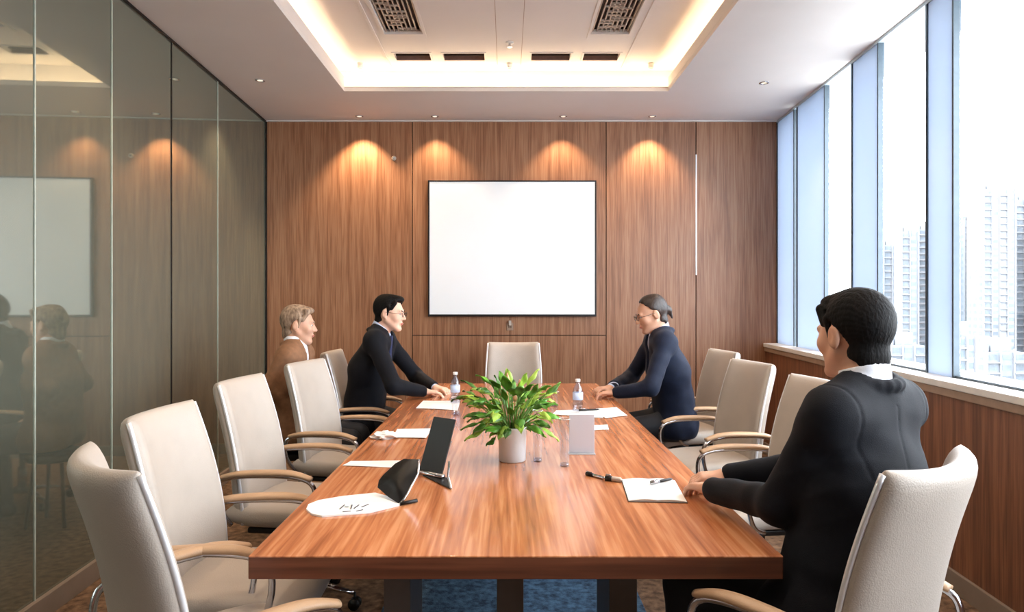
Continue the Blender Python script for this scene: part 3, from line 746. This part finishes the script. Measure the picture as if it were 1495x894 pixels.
    # collar and lapels
    cb = N+(hp(0, -.03, -.06)-N)*.10
    [f.cone(cb-fdir*.078*math.cos(t)+sdir*.078*math.sin(t), cb-fdir*.078*math.cos(t+.35)+sdir*.078*math.sin(t+.35), .016, .016, .012) for t in (-1.4, -1.05, -.7, -.35, 0, .35, .7, 1.05)]
    vb = yc(W, .118)+(0, 0, .055)
    for s in (-1, 1):
        p0 = cb+sdir*s*.056-fdir*.02; p1 = N+sdir*s*.075+fdir*.055-(0, 0, .05); p2 = yc(C, .112)+sdir*s*.066; p3 = vb+sdir*s*.012
        f.cone(p0, p1, .017, .018, .012); f.cone(p1, p2, .02, .024, .012); f.cone(p2, p3, .024, .012, .012)
    zb = vb[2]; zt = N[2]+.02
    def wedge(x, y, z):
        px = (x-N[0])*sdir[0]+(y-N[1])*sdir[1]; t_ = np.clip((z-zb)/(zt-zb), 0, 1)
        cx = 0*z; mid = (W[0]*(1-t_)+N[0]*t_)-N[0]
        py = -(x-N[0])*sdir[1]*1.0+(y-(W[1]*(1-t_)+N[1]*t_))*sdir[0]
        wd = .004+.050*t_**.9
        return np.maximum(np.maximum(np.abs(px-mid)-wd, -(py-.045)), zb-z)
    f.fn(lo, hi, wedge, .0, 's')
    f.cone(N-(0, 0, .01), nk+(nk-N)*1.0, .0665, .070, .006, 's')
    # soft folds
    X, Y, Z = np.meshgrid(*f.ax, indexing='ij')
    f.F += (.0022*np.sin(24*X+13*Z+3*np.sin(13*Y+5*Z))*np.sin(23*Y-19*Z+1.3)+.0008*np.sin(60*Z+25*X-30*Y)).astype(np.float32)
    if vox < .006:   # tailored seams and drag folds on the nearest jacket
        for (p_, q_) in ((H, N),):
            hh = (Z-H[2])/(N[2]-H[2]); xc = H[0]+(N[0]-H[0])*hh
            f.F += (.0022*np.exp(-((X-xc)/.004)**2)*(Y < W[1])*(hh > .05)*(hh < .93)).astype(np.float32)
        for s_, sg in ((shl, -1), (shr, 1)):
            q = (X-s_[0]-sg*.002)*sg; f.F += (.0026*np.exp(-((q+.012-.10*np.clip(s_[2]-Z, -.1, .16)**1.0*.0)/.0045)**2)*(Z > s_[2]-.15)*(Z < s_[2]+.09)*(np.abs(Y-s_[1]) < .14)).astype(np.float32)
            dd = np.sqrt((X-s_[0])**2+(Y-s_[1])**2+((Z-s_[2]+.16)*.8)**2)
            f.F += (.0045*np.exp(-(dd/.11)**2)*np.abs(np.sin(42*(Z-s_[2])+24*(Y-s_[1])-16*sg*(X-s_[0])))).astype(np.float32)
        dd = np.sqrt((X-W[0])**2*.5+(Y-W[1]+.1)**2+((Z-W[2]+.02)*1.2)**2)
        f.F += (.004*np.exp(-(dd/.14)**2)*np.abs(np.sin(38*(Z-W[2])+14*np.abs(X-W[0])))).astype(np.float32)
    for (sgn, s_, e_, w_, fd, cu, pl) in arms:   # sleeve creases at the elbow
        dd = np.sqrt((X-e_[0])**2+(Y-e_[1])**2+(Z-e_[2])**2); f.F += (np.exp(-(dd/.08)**2)*.0022*np.sin(dd*110+9*X)).astype(np.float32)
    del X, Y, Z
    f.fn((lo[0], lo[1], 0), (hi[0], hi[1], .47), lambda x, y, z: -np.ones_like(x), 0, 's')
    j = sdf_obj('jacket', f, jm, o, 2)
    # ---- trousers and shoes
    f = Field((-.3, -.3, 0), (.3, .62, .75), max(vox, .007)*1.2)
    for i in (0, 1):
        s = i*2-1
        f.cone(H+(s*.075, -.01, -.01), H+(s*.085, .08, -.01), .108, .100, .03); f.cone(H+(s*.085, .05, -.01), knees[i], .100, .070, .03); f.cone(knees[i], ank[i]+(0, 0, .0), .068, .052, .02)
    X, Y, Z = np.meshgrid(*f.ax, indexing='ij'); f.F += (.003*np.sin(40*Z+21*Y)*np.sin(33*X+9*Z)).astype(np.float32); del X, Y, Z
    f.fn((-.4, -.4, 0), (.4, .8, .085), lambda x, y, z: -np.ones_like(x), 0, 's')
    sdf_obj('trousers', f, M['trousers'], o)
    for i in (0, 1):
        a = ank[i]; f = Field(a-(.1, .15, .12), a+(.1, .26, .08), .006)
        f.cone(a+(0, -.03, -.06), a+(0, .06, -.065), .043, .044, .02); f.cone(a+(0, .06, -.068), a+(0, .17, -.078), .043, .030, .03); f.cone(a+(0, -.01, -.03), a+(0, -.01, -.0), .045, .042, .02)
        f.fn(a-(.2, .2, .2), (a[0]+.2, a[1]+.3, .004), lambda x, y, z: -np.ones_like(x), 0, 's')
        sdf_obj('shoe', f, M['gloss_black'], o)
    return o
def build_people():
    # near man on the right, seen from behind
    make_person('person', 'black-haired man in a dark suit and white shirt seated nearest the camera on the right', (.865, 1.825), -34, dict(
        chest=(.955, 1.85, .90), neck=(.98, 1.87, 1.165), head=(.965, 1.91, 1.300), hyaw=-18, hpitch=-4, sw=.176,
        elL=(.735, 1.85, .845), wrL=(.645, 2.16, .800), hdL=(-.22, 1, -.12), elR=(1.00, 2.22, .86), wrR=(.745, 2.33, .80), hdR=(-1, .12, -.08), curlL=.85, curlR=.9),
        M['skin_tan'], M['hair'], M['suit'], M['shirt'], .005, hair='full')
    make_person('person', 'man in spectacles, black suit and tie seated at the far left side of the table', (-.98, 4.72), 92, dict(
        chest=(-.94, 4.71, .92), neck=(-.87, 4.69, 1.185), head=(-.80, 4.68, 1.305), hyaw=98, hpitch=-6, sw=.165,
        elL=(-.66, 4.98, .84), wrL=(-.50, 4.74, .79), hdL=(.8, -.5, -.1), elR=(-.72, 4.36, .845), wrR=(-.545, 4.50, .793), hdR=(1, .22, -.1), curlL=.6, curlR=.6),
        M['skin'], M['hair'], M['suit'], M['shirt_blue'], .0065, hair='short', glasses=True)
    make_person('person', 'person in a navy jacket with tied-back dark hair at the far right of the table', (1.14, 4.66), -90, dict(
        chest=(1.09, 4.63, .91), neck=(1.03, 4.60, 1.185), head=(.965, 4.58, 1.300), hyaw=-94, hpitch=-17, sw=.160,
        elL=(.90, 4.28, .845), wrL=(.70, 4.42, .795), hdL=(-1, .3, -.05), elR=(.90, 4.92, .85), wrR=(.70, 4.62, .80), hdR=(-.9, -.35, .0), curlL=.8, curlR=.8),
        M['skin_tan'], M['hair_brown'], M['suit_navy'], M['shirt_blue'], .0065, hair='back', tie=False, glasses=True)
    make_person('person', 'person with grey-brown hair in a tan jacket behind a cream chair, far left', (-1.37, 4.36), 90, dict(
        chest=(-1.37, 4.36, .88), neck=(-1.35, 4.37, 1.11), head=(-1.33, 4.38, 1.235), hyaw=80, hpitch=-4, sw=.145,
        elL=(-1.42, 4.62, .84), wrL=(-1.22, 4.50, .66), hdL=(1, -.2, -.3), elR=(-1.45, 4.15, .86), wrR=(-1.30, 4.26, .66), hdR=(.8, .5, -.4), curlL=.5, curlR=.5),
        M['skin_tan'], M['hair_grey'], M['suit_brown'], M['shirt'], .0075, hair='full', tie=False)
build_people()
st = empty('stool', (-1.38, 4.36, 0), label='low black stool under the grey-haired person by the glass wall', cat='stool')
bm = bmesh.new(); lathe(bm, [(.15, .40), (.165, .41), (.165, .44), (.15, .45)]); obj('seat', bm, M['black'], st, True)
for k in range(4):
    a = PI/4+k*PI/2; bm = bmesh.new(); tube(bm, [(.11*math.cos(a), .11*math.sin(a), .40), (.16*math.cos(a), .16*math.sin(a), 0.0)], .011, 8); obj('leg', bm, M['dark_metal'], st, True)
# ------------------------------------------------------------------ potted plant
def plant():
    px, py = .022, 2.76
    p = empty('potted_plant', (px, py, TZ), label='leafy green plant in a white cylindrical pot at the middle of the table', cat='plant')
    bm = bmesh.new(); lathe(bm, [(.050, 0), (.054, .004), (.057, .13), (.0575, .136), (.054, .138), (.0525, .134), (.052, .122)], seg=40)
    obj('pot', bm, M['pot'], p, True)
    bm = bmesh.new(); lathe(bm, [(.0515, .112), (.0515, .122)], seg=24); obj('soil', bm, M['soil'], p)
    def leaf(bm, base, az, el, ln, wd, droop, mi):
        d0 = Vector((math.cos(az)*math.cos(el), math.sin(az)*math.cos(el), math.sin(el))); s = Vector((-math.sin(az), math.cos(az), 0))
        roll = rng.uniform(-.5, .5); n = 9; rows = []
        p_ = Vector(base); d = d0.copy()
        for i in range(n+1):
            t = i/n; wv = wd*math.sin(PI*min(1, t*.97+.03))**.75*(1.15-.5*t)
            up = s.cross(d).normalized()*-1; up = d.cross(s).normalized()
            ss = s*math.cos(roll)+up*math.sin(roll); un = ss.cross(d).normalized()
            row = [bm.verts.new(p_+ss*(q*wv)+un*(abs(q)*wv*.35+.004*math.sin(t*9+q*3))) for q in (-1, -.55, 0, .55, 1)]
            rows.append(row)
            p_ = p_+d*(ln/n); d = (d+Vector((0, 0, -droop/n))).normalized()
        for a, b in zip(rows, rows[1:]):
            for q in range(4): bm.faces.new((a[q], a[q+1], b[q+1], b[q])).material_index = mi
    bm = bmesh.new(); bs = bmesh.new()
    for i in range(120):
        az = rng.uniform(0, 2*PI); tt = (i/120)
        if i < 92:
            el = R(rng.uniform(30, 82)); r0 = rng.uniform(.0, .034); hgt = rng.uniform(.03, .165)
        else: el = R(rng.uniform(8, 35)); r0 = rng.uniform(.01, .03); hgt = rng.uniform(.0, .06)
        b0 = Vector((math.cos(az)*r0, math.sin(az)*r0, .12)); b1 = b0+Vector((math.cos(az)*math.cos(el), math.sin(az)*math.cos(el), math.sin(el)))*(hgt+.035)
        tube(bs, [b0, (b0+b1)/2+Vector((0,0,.006)), b1], .0018, 5)
        leaf(bm, b1, az+rng.uniform(-.3, .3), el-R(rng.uniform(5, 25)), rng.uniform(.065, .115), rng.uniform(.014, .024), rng.uniform(.5, 1.5), 0 if rng.rand() < .62 else 1)
    # one leaf hanging low at the left
    b0 = Vector((-.03, -.01, .12)); b1 = Vector((-.068, -.02, .095)); tube(bs, [b0, Vector((-.052, -.015, .142)), b1], .0018, 5); leaf(bm, b1, PI+.3, R(-25), .05, .02, .6, 0)
    me = obj('foliage', bm, [M['leaf'], M['leaf_light']], p, True)
    so = me.modifiers.new('solid', 'SOLIDIFY'); so.thickness = .0006
    obj('stalks', bs, M['stalk'], p, True)
    for (x, y, z, ln) in ((-.02, -.01, .30, .055), (-.045, .0, .26, .04), (.03, .02, .28, .045), (.01, -.03, .24, .04)):
        bm = bmesh.new(); c0 = Vector((x*.4, y*.4, .12)); c1 = Vector((x, y, z)); tube(bm, [c0, (c0+c1)/2, c1], .0018, 5)
        n = 8; tube(bm, [c1+Vector((x*.25, 0, 1)).normalized()*ln*i/n for i in range(n+1)], [.001+.009*math.sin(PI*(i/n)**.7) for i in range(n+1)], 8)
        obj('flower', bm, M['flower'], p, True)
plant()
# ------------------------------------------------------------------ bottles, glasses
def bottle(x, y, h, r, label, mat, cap=True, group=None):
    b = empty('water_bottle', (x, y, TZ), label=label, cat='bottle')
    s = h/.20
    bm = bmesh.new(); lathe(bm, [(r*.8, 0), (r, .004), (r, .05*s), (r*.94, .06*s), (r, .07*s), (r, .12*s), (r*.85, .145*s), (r*.45, .168*s), (r*.40, .172*s), (r*.40, .186*s)], seg=24); obj('body', bm, mat, b, True)
    bm = bmesh.new(); lathe(bm, [(r*1.01, .072*s), (r*1.01, .118*s)], seg=24); obj('label_band', bm, M['shirt_blue'], b, True)
    bm = bmesh.new(); lathe(bm, [(r*.46, .184*s), (r*.48, .186*s), (r*.48, .2*s), (r*.42, .201*s)], seg=20); obj('cap', bm, M['white'], b, True)
def tall_glass(x, y, h, r, label):
    b = empty('drinking_glass', (x, y, TZ), label=label, cat='glass')
    bm = bmesh.new(); prof = [(r*.8, 0), (r*.85, .003), (r, h-.002), (r, h)]
    lathe(bm, prof, seg=28); obj('vessel', bm, M['tumbler'], b, True)
    bm = bmesh.new(); lathe(bm, [(r*.72, .001), (r*.8, .003), (r*.8, .012), (r*.7, .014)], seg=24); obj('base', bm, M['bottle'], b, True)
    bm = bmesh.new(); tube(bm, [(r*math.cos(2*PI*k/28), r*math.sin(2*PI*k/28), h) for k in range(28)], .0012, 6, closed=True); obj('rim', bm, M['piping'], b, True)
bottle(-.322, 4.27, .195, .030, 'clear water bottle in front of the bespectacled man on the left', M['bottle'])
bottle(.412, 3.98, .185, .030, 'clear water bottle in front of the person in navy on the right', M['bottle'])
tall_glass(.123, 2.74, .205, .021, 'tall clear glass standing just right of the potted plant')
tall_glass(.224, 2.66, .185, .021, 'tall clear glass further right of the plant, beside the frosted card holder')
tall_glass(-.285, 3.84, .10, .026, 'short glass on the left behind the upright black tablet')
tall_glass(.29, 4.15, .09, .026, 'short glass on the right in front of the papers by the person in navy')
a = empty('card_holder', (.315, 2.88, TZ), label='blank frosted acrylic card holder standing right of the tall glasses', cat='card holder')
box('card_panel', -.053, .053, -.002, .002, .004, .165, M['acrylic'], a, bevel=.001); box('foot', -.055, .055, -.022, .022, 0, .004, M['acrylic'], a, bevel=.001)
# ------------------------------------------------------------------ papers
def curl_sheet(name, pts, z, label, cat='paper', mat=None, th=.0012, wav=.003, parent=None, marks=0, n=10):
    """pts: four world corners (ccw); sheet with a slight wave"""
    A = [Vector((p[0], p[1], 0)) for p in pts]; c = sum(A, Vector())/4
    bm = bmesh.new(); g = []
    ph = rng.uniform(0, 6)
    for i in range(n+1):
        row = []
        for j in range(n+1):
            u, v = i/n, j/n; p = A[0]*(1-u)*(1-v)+A[1]*u*(1-v)+A[2]*u*v+A[3]*(1-u)*v
            zz = wav*(.5+.5*math.sin(u*4+ph)*math.cos(v*3+ph))*(1 if wav else 0)
            row.append(bm.verts.new((p.x-c.x, p.y-c.y, zz)))
        g.append(row)
    for i in range(n):
        for j in range(n): bm.faces.new((g[i][j], g[i+1][j], g[i+1][j+1], g[i][j+1]))
    bmesh.ops.recalc_face_normals(bm, faces=bm.faces)
    if sum(f.normal.z for f in bm.faces) < 0: bmesh.ops.reverse_faces(bm, faces=bm.faces)
    r = bmesh.ops.extrude_face_region(bm, geom=bm.faces[:]); 
    for v in [e for e in r['geom'] if isinstance(e, bmesh.types.BMVert)]: v.co.z += th
    bmesh.ops.recalc_face_normals(bm, faces=bm.faces)
    o = obj(name, bm, mat or M['paper'], smooth=False, label=label, cat=cat); o.location = (c.x, c.y, z)
    if marks:
        bm = bmesh.new()
        for k in range(marks):
            u0 = rng.uniform(.25, .45); v = .25+.5*k/max(1, marks-1); du = rng.uniform(.05, .16)
            q = lambda u, v: A[0]*(1-u)*(1-v)+A[1]*u*(1-v)+A[2]*u*v+A[3]*(1-u)*v-c
            a0, a1, b1, b0 = q(u0, v), q(u0+du, v), q(u0+du, v+.03), q(u0, v+.03)
            zz = wav+th
            bm.faces.new([bm.verts.new((p.x, p.y, zz+.0004)) for p in (a0, a1, b1, b0)])
        obj('pen_marks', bm, M['ink'], o)
    return o
def W_(px, py, z=TZ): d = (1.4-z)*1000/(py-437); return ((px-740)/1000*d, d)
def rounded(name, poly, z, th, mat, label, cat, parent=None):
    c = Vector((sum(p[0] for p in poly)/len(poly), sum(p[1] for p in poly)/len(poly), z))
    bm = bmesh.new(); prism(bm, [(p[0]-c.x, p[1]-c.y) for p in poly], 0, th); bmesh.ops.recalc_face_normals(bm, faces=bm.faces)
    o = obj(name, bm, mat, bevel=.0008, label=label, cat=cat); o.location = c; return o
np_ = [W_(*p) for p in ((470,756),(540,750),(584,739),(566,727),(548,722),(500,727),(465,733),(450,739),(447,746),(455,753))]
nb = rounded('notepad', np_, TZ, .006, M['paper'], 'white round-ended notepad with scribbles on the near left corner of the table', 'notepad')
bm = bmesh.new()
for (x0, y0, x1, y1) in ((496,744,503,738),(503,741,509,741),(512,744,514,738),(517,743,524,738),(528,741,538,737),(500,748,512,747),(520,747,530,745)):
    a = Vector((*W_(x0, y0, TZ+.006), TZ+.0066))-nb.location; b = Vector((*W_(x1, y1, TZ+.006), TZ+.0066))-nb.location
    tube(bm, [a, b], .002, 5)
obj('scribble', bm, M['ink'], nb)
curl_sheet('paper_sheet', [W_(500,681), W_(585,684), W_(592,674), W_(512,674)], TZ+.0005, 'narrow white paper sheet on the left, behind the scribbled notepad')
curl_sheet('paper_sheet', [W_(572,640), W_(622,641), W_(632,627), W_(580,628)], TZ+.0005, 'white papers left of the upright tablet, nearest the empty chairs', wav=.006)
# crumpled tissue
bm = bmesh.new(); bmesh.ops.create_icosphere(bm, subdivisions=3, radius=.045)
for v in bm.verts:
    q = 1+.35*math.sin(v.co.x*150+2*math.sin(v.co.y*120))*math.cos(v.co.y*140+v.co.z*90); v.co *= q; v.co.z = max(v.co.z*.38+.013, 0); v.co.x *= 1.3
o = obj('crumpled_tissue', bm, M['paper'], label='crumpled white tissue at the left table edge', cat='tissue'); tx, ty = W_(561, 640); o.location = (tx, ty, TZ)
curl_sheet('paper_sheet', [W_(607,597), W_(668,600), W_(672,586), W_(618,586)], TZ+.0005, 'white papers under the hands of the bespectacled man', wav=.004)
curl_sheet('paper_sheet', [W_(806,606), W_(880,611), W_(890,598), W_(812,600)], TZ+.0005, 'white papers in front of the person in navy, beside the bottle', wav=.004, marks=4)
curl_sheet('paper_sheet', [W_(884,612), W_(916,608), W_(900,596), W_(870,598)], TZ+.0025, 'white sheet at the right table edge by the person in navy', wav=.003)
curl_sheet('paper_slip', [W_(866,629), W_(889,628), W_(887,621), W_(864,622)], TZ+.0005, 'small white paper slip right of the frosted card holder', wav=.003)
# open notebook by the near man
nbk = empty('open_notebook', (0,0,0), label='open white notebook beside the hand of the black-haired man', cat='notebook')
q = [W_(918,733), W_(1003,735), W_(985,703), W_(908,702)]
cc = Vector((sum(p[0] for p in q)/4, sum(p[1] for p in q)/4, TZ)); nbk.location = cc
mid0 = ((q[0][0]+q[1][0])/2, (q[0][1]+q[1][1])/2); mid1 = ((q[3][0]+q[2][0])/2, (q[3][1]+q[2][1])/2)
for (a_, b_, c_, d_) in ((q[0], mid0, mid1, q[3]), (mid0, q[1], q[2], mid1)):
    bm = bmesh.new(); n = 10; top = []; bot = []
    for i in range(n+1):
        u = i/n; e = (u if a_ is q[0] else 1-u); zz = .004+.006*math.sin(PI*e*.8)
        P0 = Vector((a_[0]+(b_[0]-a_[0])*u, a_[1]+(b_[1]-a_[1])*u, 0)); P1 = Vector((d_[0]+(c_[0]-d_[0])*u, d_[1]+(c_[1]-d_[1])*u, 0))
        o2 = Vector((cc.x, cc.y, 0)); top.append((bm.verts.new(P0-o2+Vector((0,0,zz))), bm.verts.new(P1-o2+Vector((0,0,zz))))); bot.append((bm.verts.new(P0-o2+Vector((0,0,.0015))), bm.verts.new(P1-o2+Vector((0,0,.0015)))))
    for i in range(n):
        bm.faces.new((top[i][0], top[i+1][0], top[i+1][1], top[i][1])); bm.faces.new((bot[i][1], bot[i+1][1], bot[i+1][0], bot[i][0]))
        bm.faces.new((bot[i][0], bot[i+1][0], top[i+1][0], top[i][0])); bm.faces.new((top[i][1], top[i+1][1], bot[i+1][1], bot[i][1]))
    for i in (0, n): bm.faces.new((bot[i][0], top[i][0], top[i][1], bot[i][1]))
    bmesh.ops.recalc_face_normals(bm, faces=bm.faces); obj('page_block', bm, M['paper'], nbk)
bm = bmesh.new(); prism(bm, [((p[0]-cc.x)*1.03, (p[1]-cc.y)*1.03) for p in q], 0, .0014); bmesh.ops.recalc_face_normals(bm, faces=bm.faces); obj('cover', bm, M['dark_metal'], nbk)
def pen(p0, p1, z, r, label, mb, mc, r2=None):
    a = Vector((*W_(*p0), z)); b = Vector((*W_(*p1), z)); o = empty('pen', (a+b)/2, label=label, cat='pen'); a, b = a-(a+b)/2, b-(Vector((*W_(*p0), z))+b)/2
    d = b-a if (b-a).length else Vector((1,0,0)); a = -d/2; b = d/2
    bm = bmesh.new(); tube(bm, [a, a+d*.04, b-d*.12, b], [r*.5, r, r, r*.2], 10); k = obj('barrel', bm, mb, o, True)
    bm = bmesh.new(); tube(bm, [a-d*.0, a+d*.38], r*1.15, 10); obj('cap', bm, mc, o, True)
    bm = bmesh.new(); tube(bm, [a+d*.02+Vector((0,0,r*1.5)), a+d*.3+Vector((0,0,r*1.5))], r*.25, 6); obj('clip', bm, M['chrome'], o, True)
pen((950,712), (982,706), TZ+.016, .005, 'dark pen lying on the open notebook', M['dark_metal'], M['chrome'])
pen((856,694), (884,701), TZ+.006, .006, 'black and silver pen left of the open notebook', M['chrome'], M['black'])
pen((884,702), (909,705), TZ+.009, .009, 'thick grey marker touching the edge of the open notebook', M['grille'], M['dark_metal'])
pen((845,602), (876,601), TZ+.012, .005, 'black pen on the papers in front of the person in navy', M['black'], M['black'])
# ------------------------------------------------------------------ tablet on a stand and black folder
def slab_quad(name, C4, th, mat, parent, loc, bevel=.0015):
    A = [Vector(p)-Vector(loc) for p in C4]; n = (A[1]-A[0]).cross(A[3]-A[0]).normalized()*th
    bm = bmesh.new(); a = [bm.verts.new(p) for p in A]; b = [bm.verts.new(p+n) for p in A]
    bm.faces.new(a[::-1]); bm.faces.new(b)
    for i in range(4): bm.faces.new((a[i], a[(i+1) % 4], b[(i+1) % 4], b[i]))
    bmesh.ops.recalc_face_normals(bm, faces=bm.faces); return obj(name, bm, mat, parent, bevel=bevel)
tl = (-.275, 2.50, TZ)
t = empty('tablet', tl, label='upright black tablet leaning on a silver stand left of the plant', cat='tablet')
slab_quad('screen', [(-.322, 2.545, TZ+.014), (-.232, 2.475, TZ+.014), (-.185, 2.51, TZ+.208), (-.27, 2.575, TZ+.208)], .008, M['gloss_black'], t, tl)
bm = bmesh.new(); tube(bm, [Vector((-.332, 2.54, TZ+.012))-Vector(tl), Vector((-.228, 2.455, TZ+.012))-Vector(tl)], .010, 10); obj('hinge', bm, M['chrome'], t, True)
slab_quad('base', [(-.31, 2.515, TZ+.001), (-.19, 2.33, TZ+.001), (-.215, 2.47, TZ+.001), (-.235, 2.50, TZ+.001)], .005, M['gloss_black'], t, tl)
bm = bmesh.new(); tube(bm, [Vector((-.190, 2.332, TZ+.006))-Vector(tl), Vector((-.212, 2.47, TZ+.008))-Vector(tl), Vector((-.21, 2.49, TZ+.06))-Vector(tl)], .004, 8); obj('bracket', bm, M['chrome'], t, True)
fl = (-.40, 2.31, TZ)
fo = empty('folder', fl, label='curved black folder standing open at the end of the scribbled notepad', cat='folder')
pts = [(584,737,.0), (567,726,.01), (551,712,.03), (553,702,.045), (559,694,.06), (577,677,.09), (590,670,.105), (612,671,.115), (610,692,.075), (594,723,.02)]
base = Vector((*W_(584, 738), 0)); V3 = []
for (x, y, z) in pts:
    zz = TZ+.004+z*1.05; d = (1.4-zz)*1000/(y-437); V3.append(Vector(((x-740)/1000*d, d, zz))-Vector(fl))
cen = sum(V3, Vector())/len(V3); nrm = Vector((.55, .6, -.35)).normalized()*.006
bm = bmesh.new(); a = [bm.verts.new(p) for p in V3]; b = [bm.verts.new(p+nrm) for p in V3]; ca_ = bm.verts.new(cen); cb_ = bm.verts.new(cen+nrm)
for i in range(len(a)):
    j = (i+1) % len(a); bm.faces.new((a[i], a[j], ca_)); bm.faces.new((b[j], b[i], cb_)); bm.faces.new((a[j], a[i], b[i], b[j]))
bmesh.ops.recalc_face_normals(bm, faces=bm.faces); obj('cover', bm, M['gloss_black'], fo, True)
bm = bmesh.new(); tube(bm, [V3[0], V3[-1], V3[-2], V3[-3]], .004, 8); obj('spine', bm, M['chrome'], fo, True)
bm = bmesh.new(); tube(bm, [V3[0]+Vector((0, 0, .002)), V3[0]+Vector((.05, .03, .004))], .006, 8); obj('clasp', bm, M['dark_metal'], fo, True)
# ------------------------------------------------------------------ city beyond the windows
def tower(px0, px1, pytop, Y, base, mat, label, steps=0, fl=3.1):
    x0 = (px0-740)/1000*Y; x1 = (px1-740)/1000*Y; zt = 1.4-(pytop-437)/1000*Y; w = x1-x0; dp = w*.8
    t = empty('apartment_tower', ((x0+x1)/2, Y+dp/2, base), label=label, cat='building', group='pale high-rises beyond the windows')
    H = zt-base; hw = w/2; hd = dp/2
    box('shell', -hw, hw, -hd, hd, 0, H, mat, t)
    nf = int(H/fl); bm = bmesh.new(); bs = bmesh.new(); nb_ = max(2, int(w/3.4)); cw = w/nb_
    for k in range(nf):
        z = H-(k+1)*fl
        if z < base*0: break
        for q in range(nb_):
            xx = -hw+cw*(q+.5)
            if (q*7+int(px0)) % 5 == 0 and nb_ > 3: continue
            bx(bm, xx-cw*.32, xx+cw*.32, -hd-.05, -hd+.05, z+.9, z+2.5)
        for q in range(max(2, int(dp/3.4))):
            yy = -hd+dp/max(2, int(dp/3.4))*(q+.5); bx(bm, -hw-.05, -hw+.05, yy-1, yy+1, z+.9, z+2.5)
        if k % 1 == 0:
            for q in range(0, nb_, 2):
                xx = -hw+cw*(q+.5); bx(bs, xx-cw*.5, xx+cw*.5, -hd-.9, -hd, z, z+.35)
    obj('windows', bm, M['conc_win'], t); obj('balconies', bs, M['conc'], t)
    bm = bmesh.new()
    for q in range(nb_+1): xx = -hw+cw*q; bx(bm, xx-.25, xx+.25, -hd-.5, -hd, 0, H+1)
    obj('piers', bm, M['conc'], t)
    bm = bmesh.new(); bx(bm, -hw*.5, hw*.5, -hd*.5, hd*.5, H, H+4); bx(bm, -hw*.9, -hw*.6, -hd*.5, hd*.1, H, H+2); obj('roof_block', bm, mat, t)
BZ = -70
tower(1436, 1482, 276, 300, BZ, M['conc'], 'tallest pale apartment tower seen through the rightmost pane')
tower(1408, 1437, 322, 330, BZ, M['conc2'], 'mid-height grey tower left of the tallest one')
tower(1483, 1530, 292, 320, BZ, M['conc2'], 'grey tower at the right edge of the view beside the tallest one')
tower(1316, 1340, 338, 300, BZ, M['conc2'], 'tallest grey tower seen through the narrower pane')
tower(1290, 1314, 358, 320, BZ, M['conc'], 'pale tower left of the tallest one in the narrower pane')
tower(1341, 1366, 335, 340, BZ, M['conc'], 'pale tower just left of the wide blue frosted panel')
tower(1366, 1407, 340, 360, BZ, M['conc2'], 'grey tower mostly behind the wide blue frosted panel')
tower(1398, 1424, 492, 180, BZ, M['conc'], 'low white block in front of the towers in the rightmost pane')
tower(1440, 1500, 515, 200, BZ, M['conc2'], 'low grey block at the bottom of the rightmost pane')
tower(1300, 1352, 505, 210, BZ, M['conc2'], 'low grey block at the bottom of the narrower pane')
tower(1540, 1600, 330, 300, BZ, M['conc'], 'pale tower beyond the right edge of the view')
bm = bmesh.new(); bx(bm, 40, 900, -300, 900, BZ-1, BZ); obj('ground', bm, M['city'], kind='structure')
# ------------------------------------------------------------------ light and camera
Wd = bpy.data.worlds.new('world'); sc.world = Wd; Wd.use_nodes = True
nt = Wd.node_tree; bg = nt.nodes['Background']; bg.inputs[0].default_value = (.90, .955, 1, 1); bg.inputs[1].default_value = 11
L = bpy.data.lights.new('window_portal', 'AREA'); L.shape = 'RECTANGLE'; L.size = 8; L.size_y = 2.1; L.cycles.is_portal = True
lo = bpy.data.objects.new('window_portal', L); COL.objects.link(lo); lo.location = (XG(2.3)+.3, 2.3, 2.0)
lo.rotation_euler = (0, R(90), math.atan(-.07)); L.size = 2.1; L.size_y = 8
cam = bpy.data.cameras.new('camera'); co = bpy.data.objects.new('camera', cam); COL.objects.link(co)
cam.lens = 1000/1495*36; cam.sensor_width = 36; cam.shift_x = 7.5/1495; cam.shift_y = -10/1495; cam.clip_end = 3000
co.location = (0, 0, 1.4); co.rotation_euler = (PI/2, 0, 0); sc.camera = co
vs = sc.view_settings; vs.view_transform = 'Standard'; vs.look = 'None'; vs.gamma = 1; vs.use_curve_mapping = False; vs.exposure = 0.58
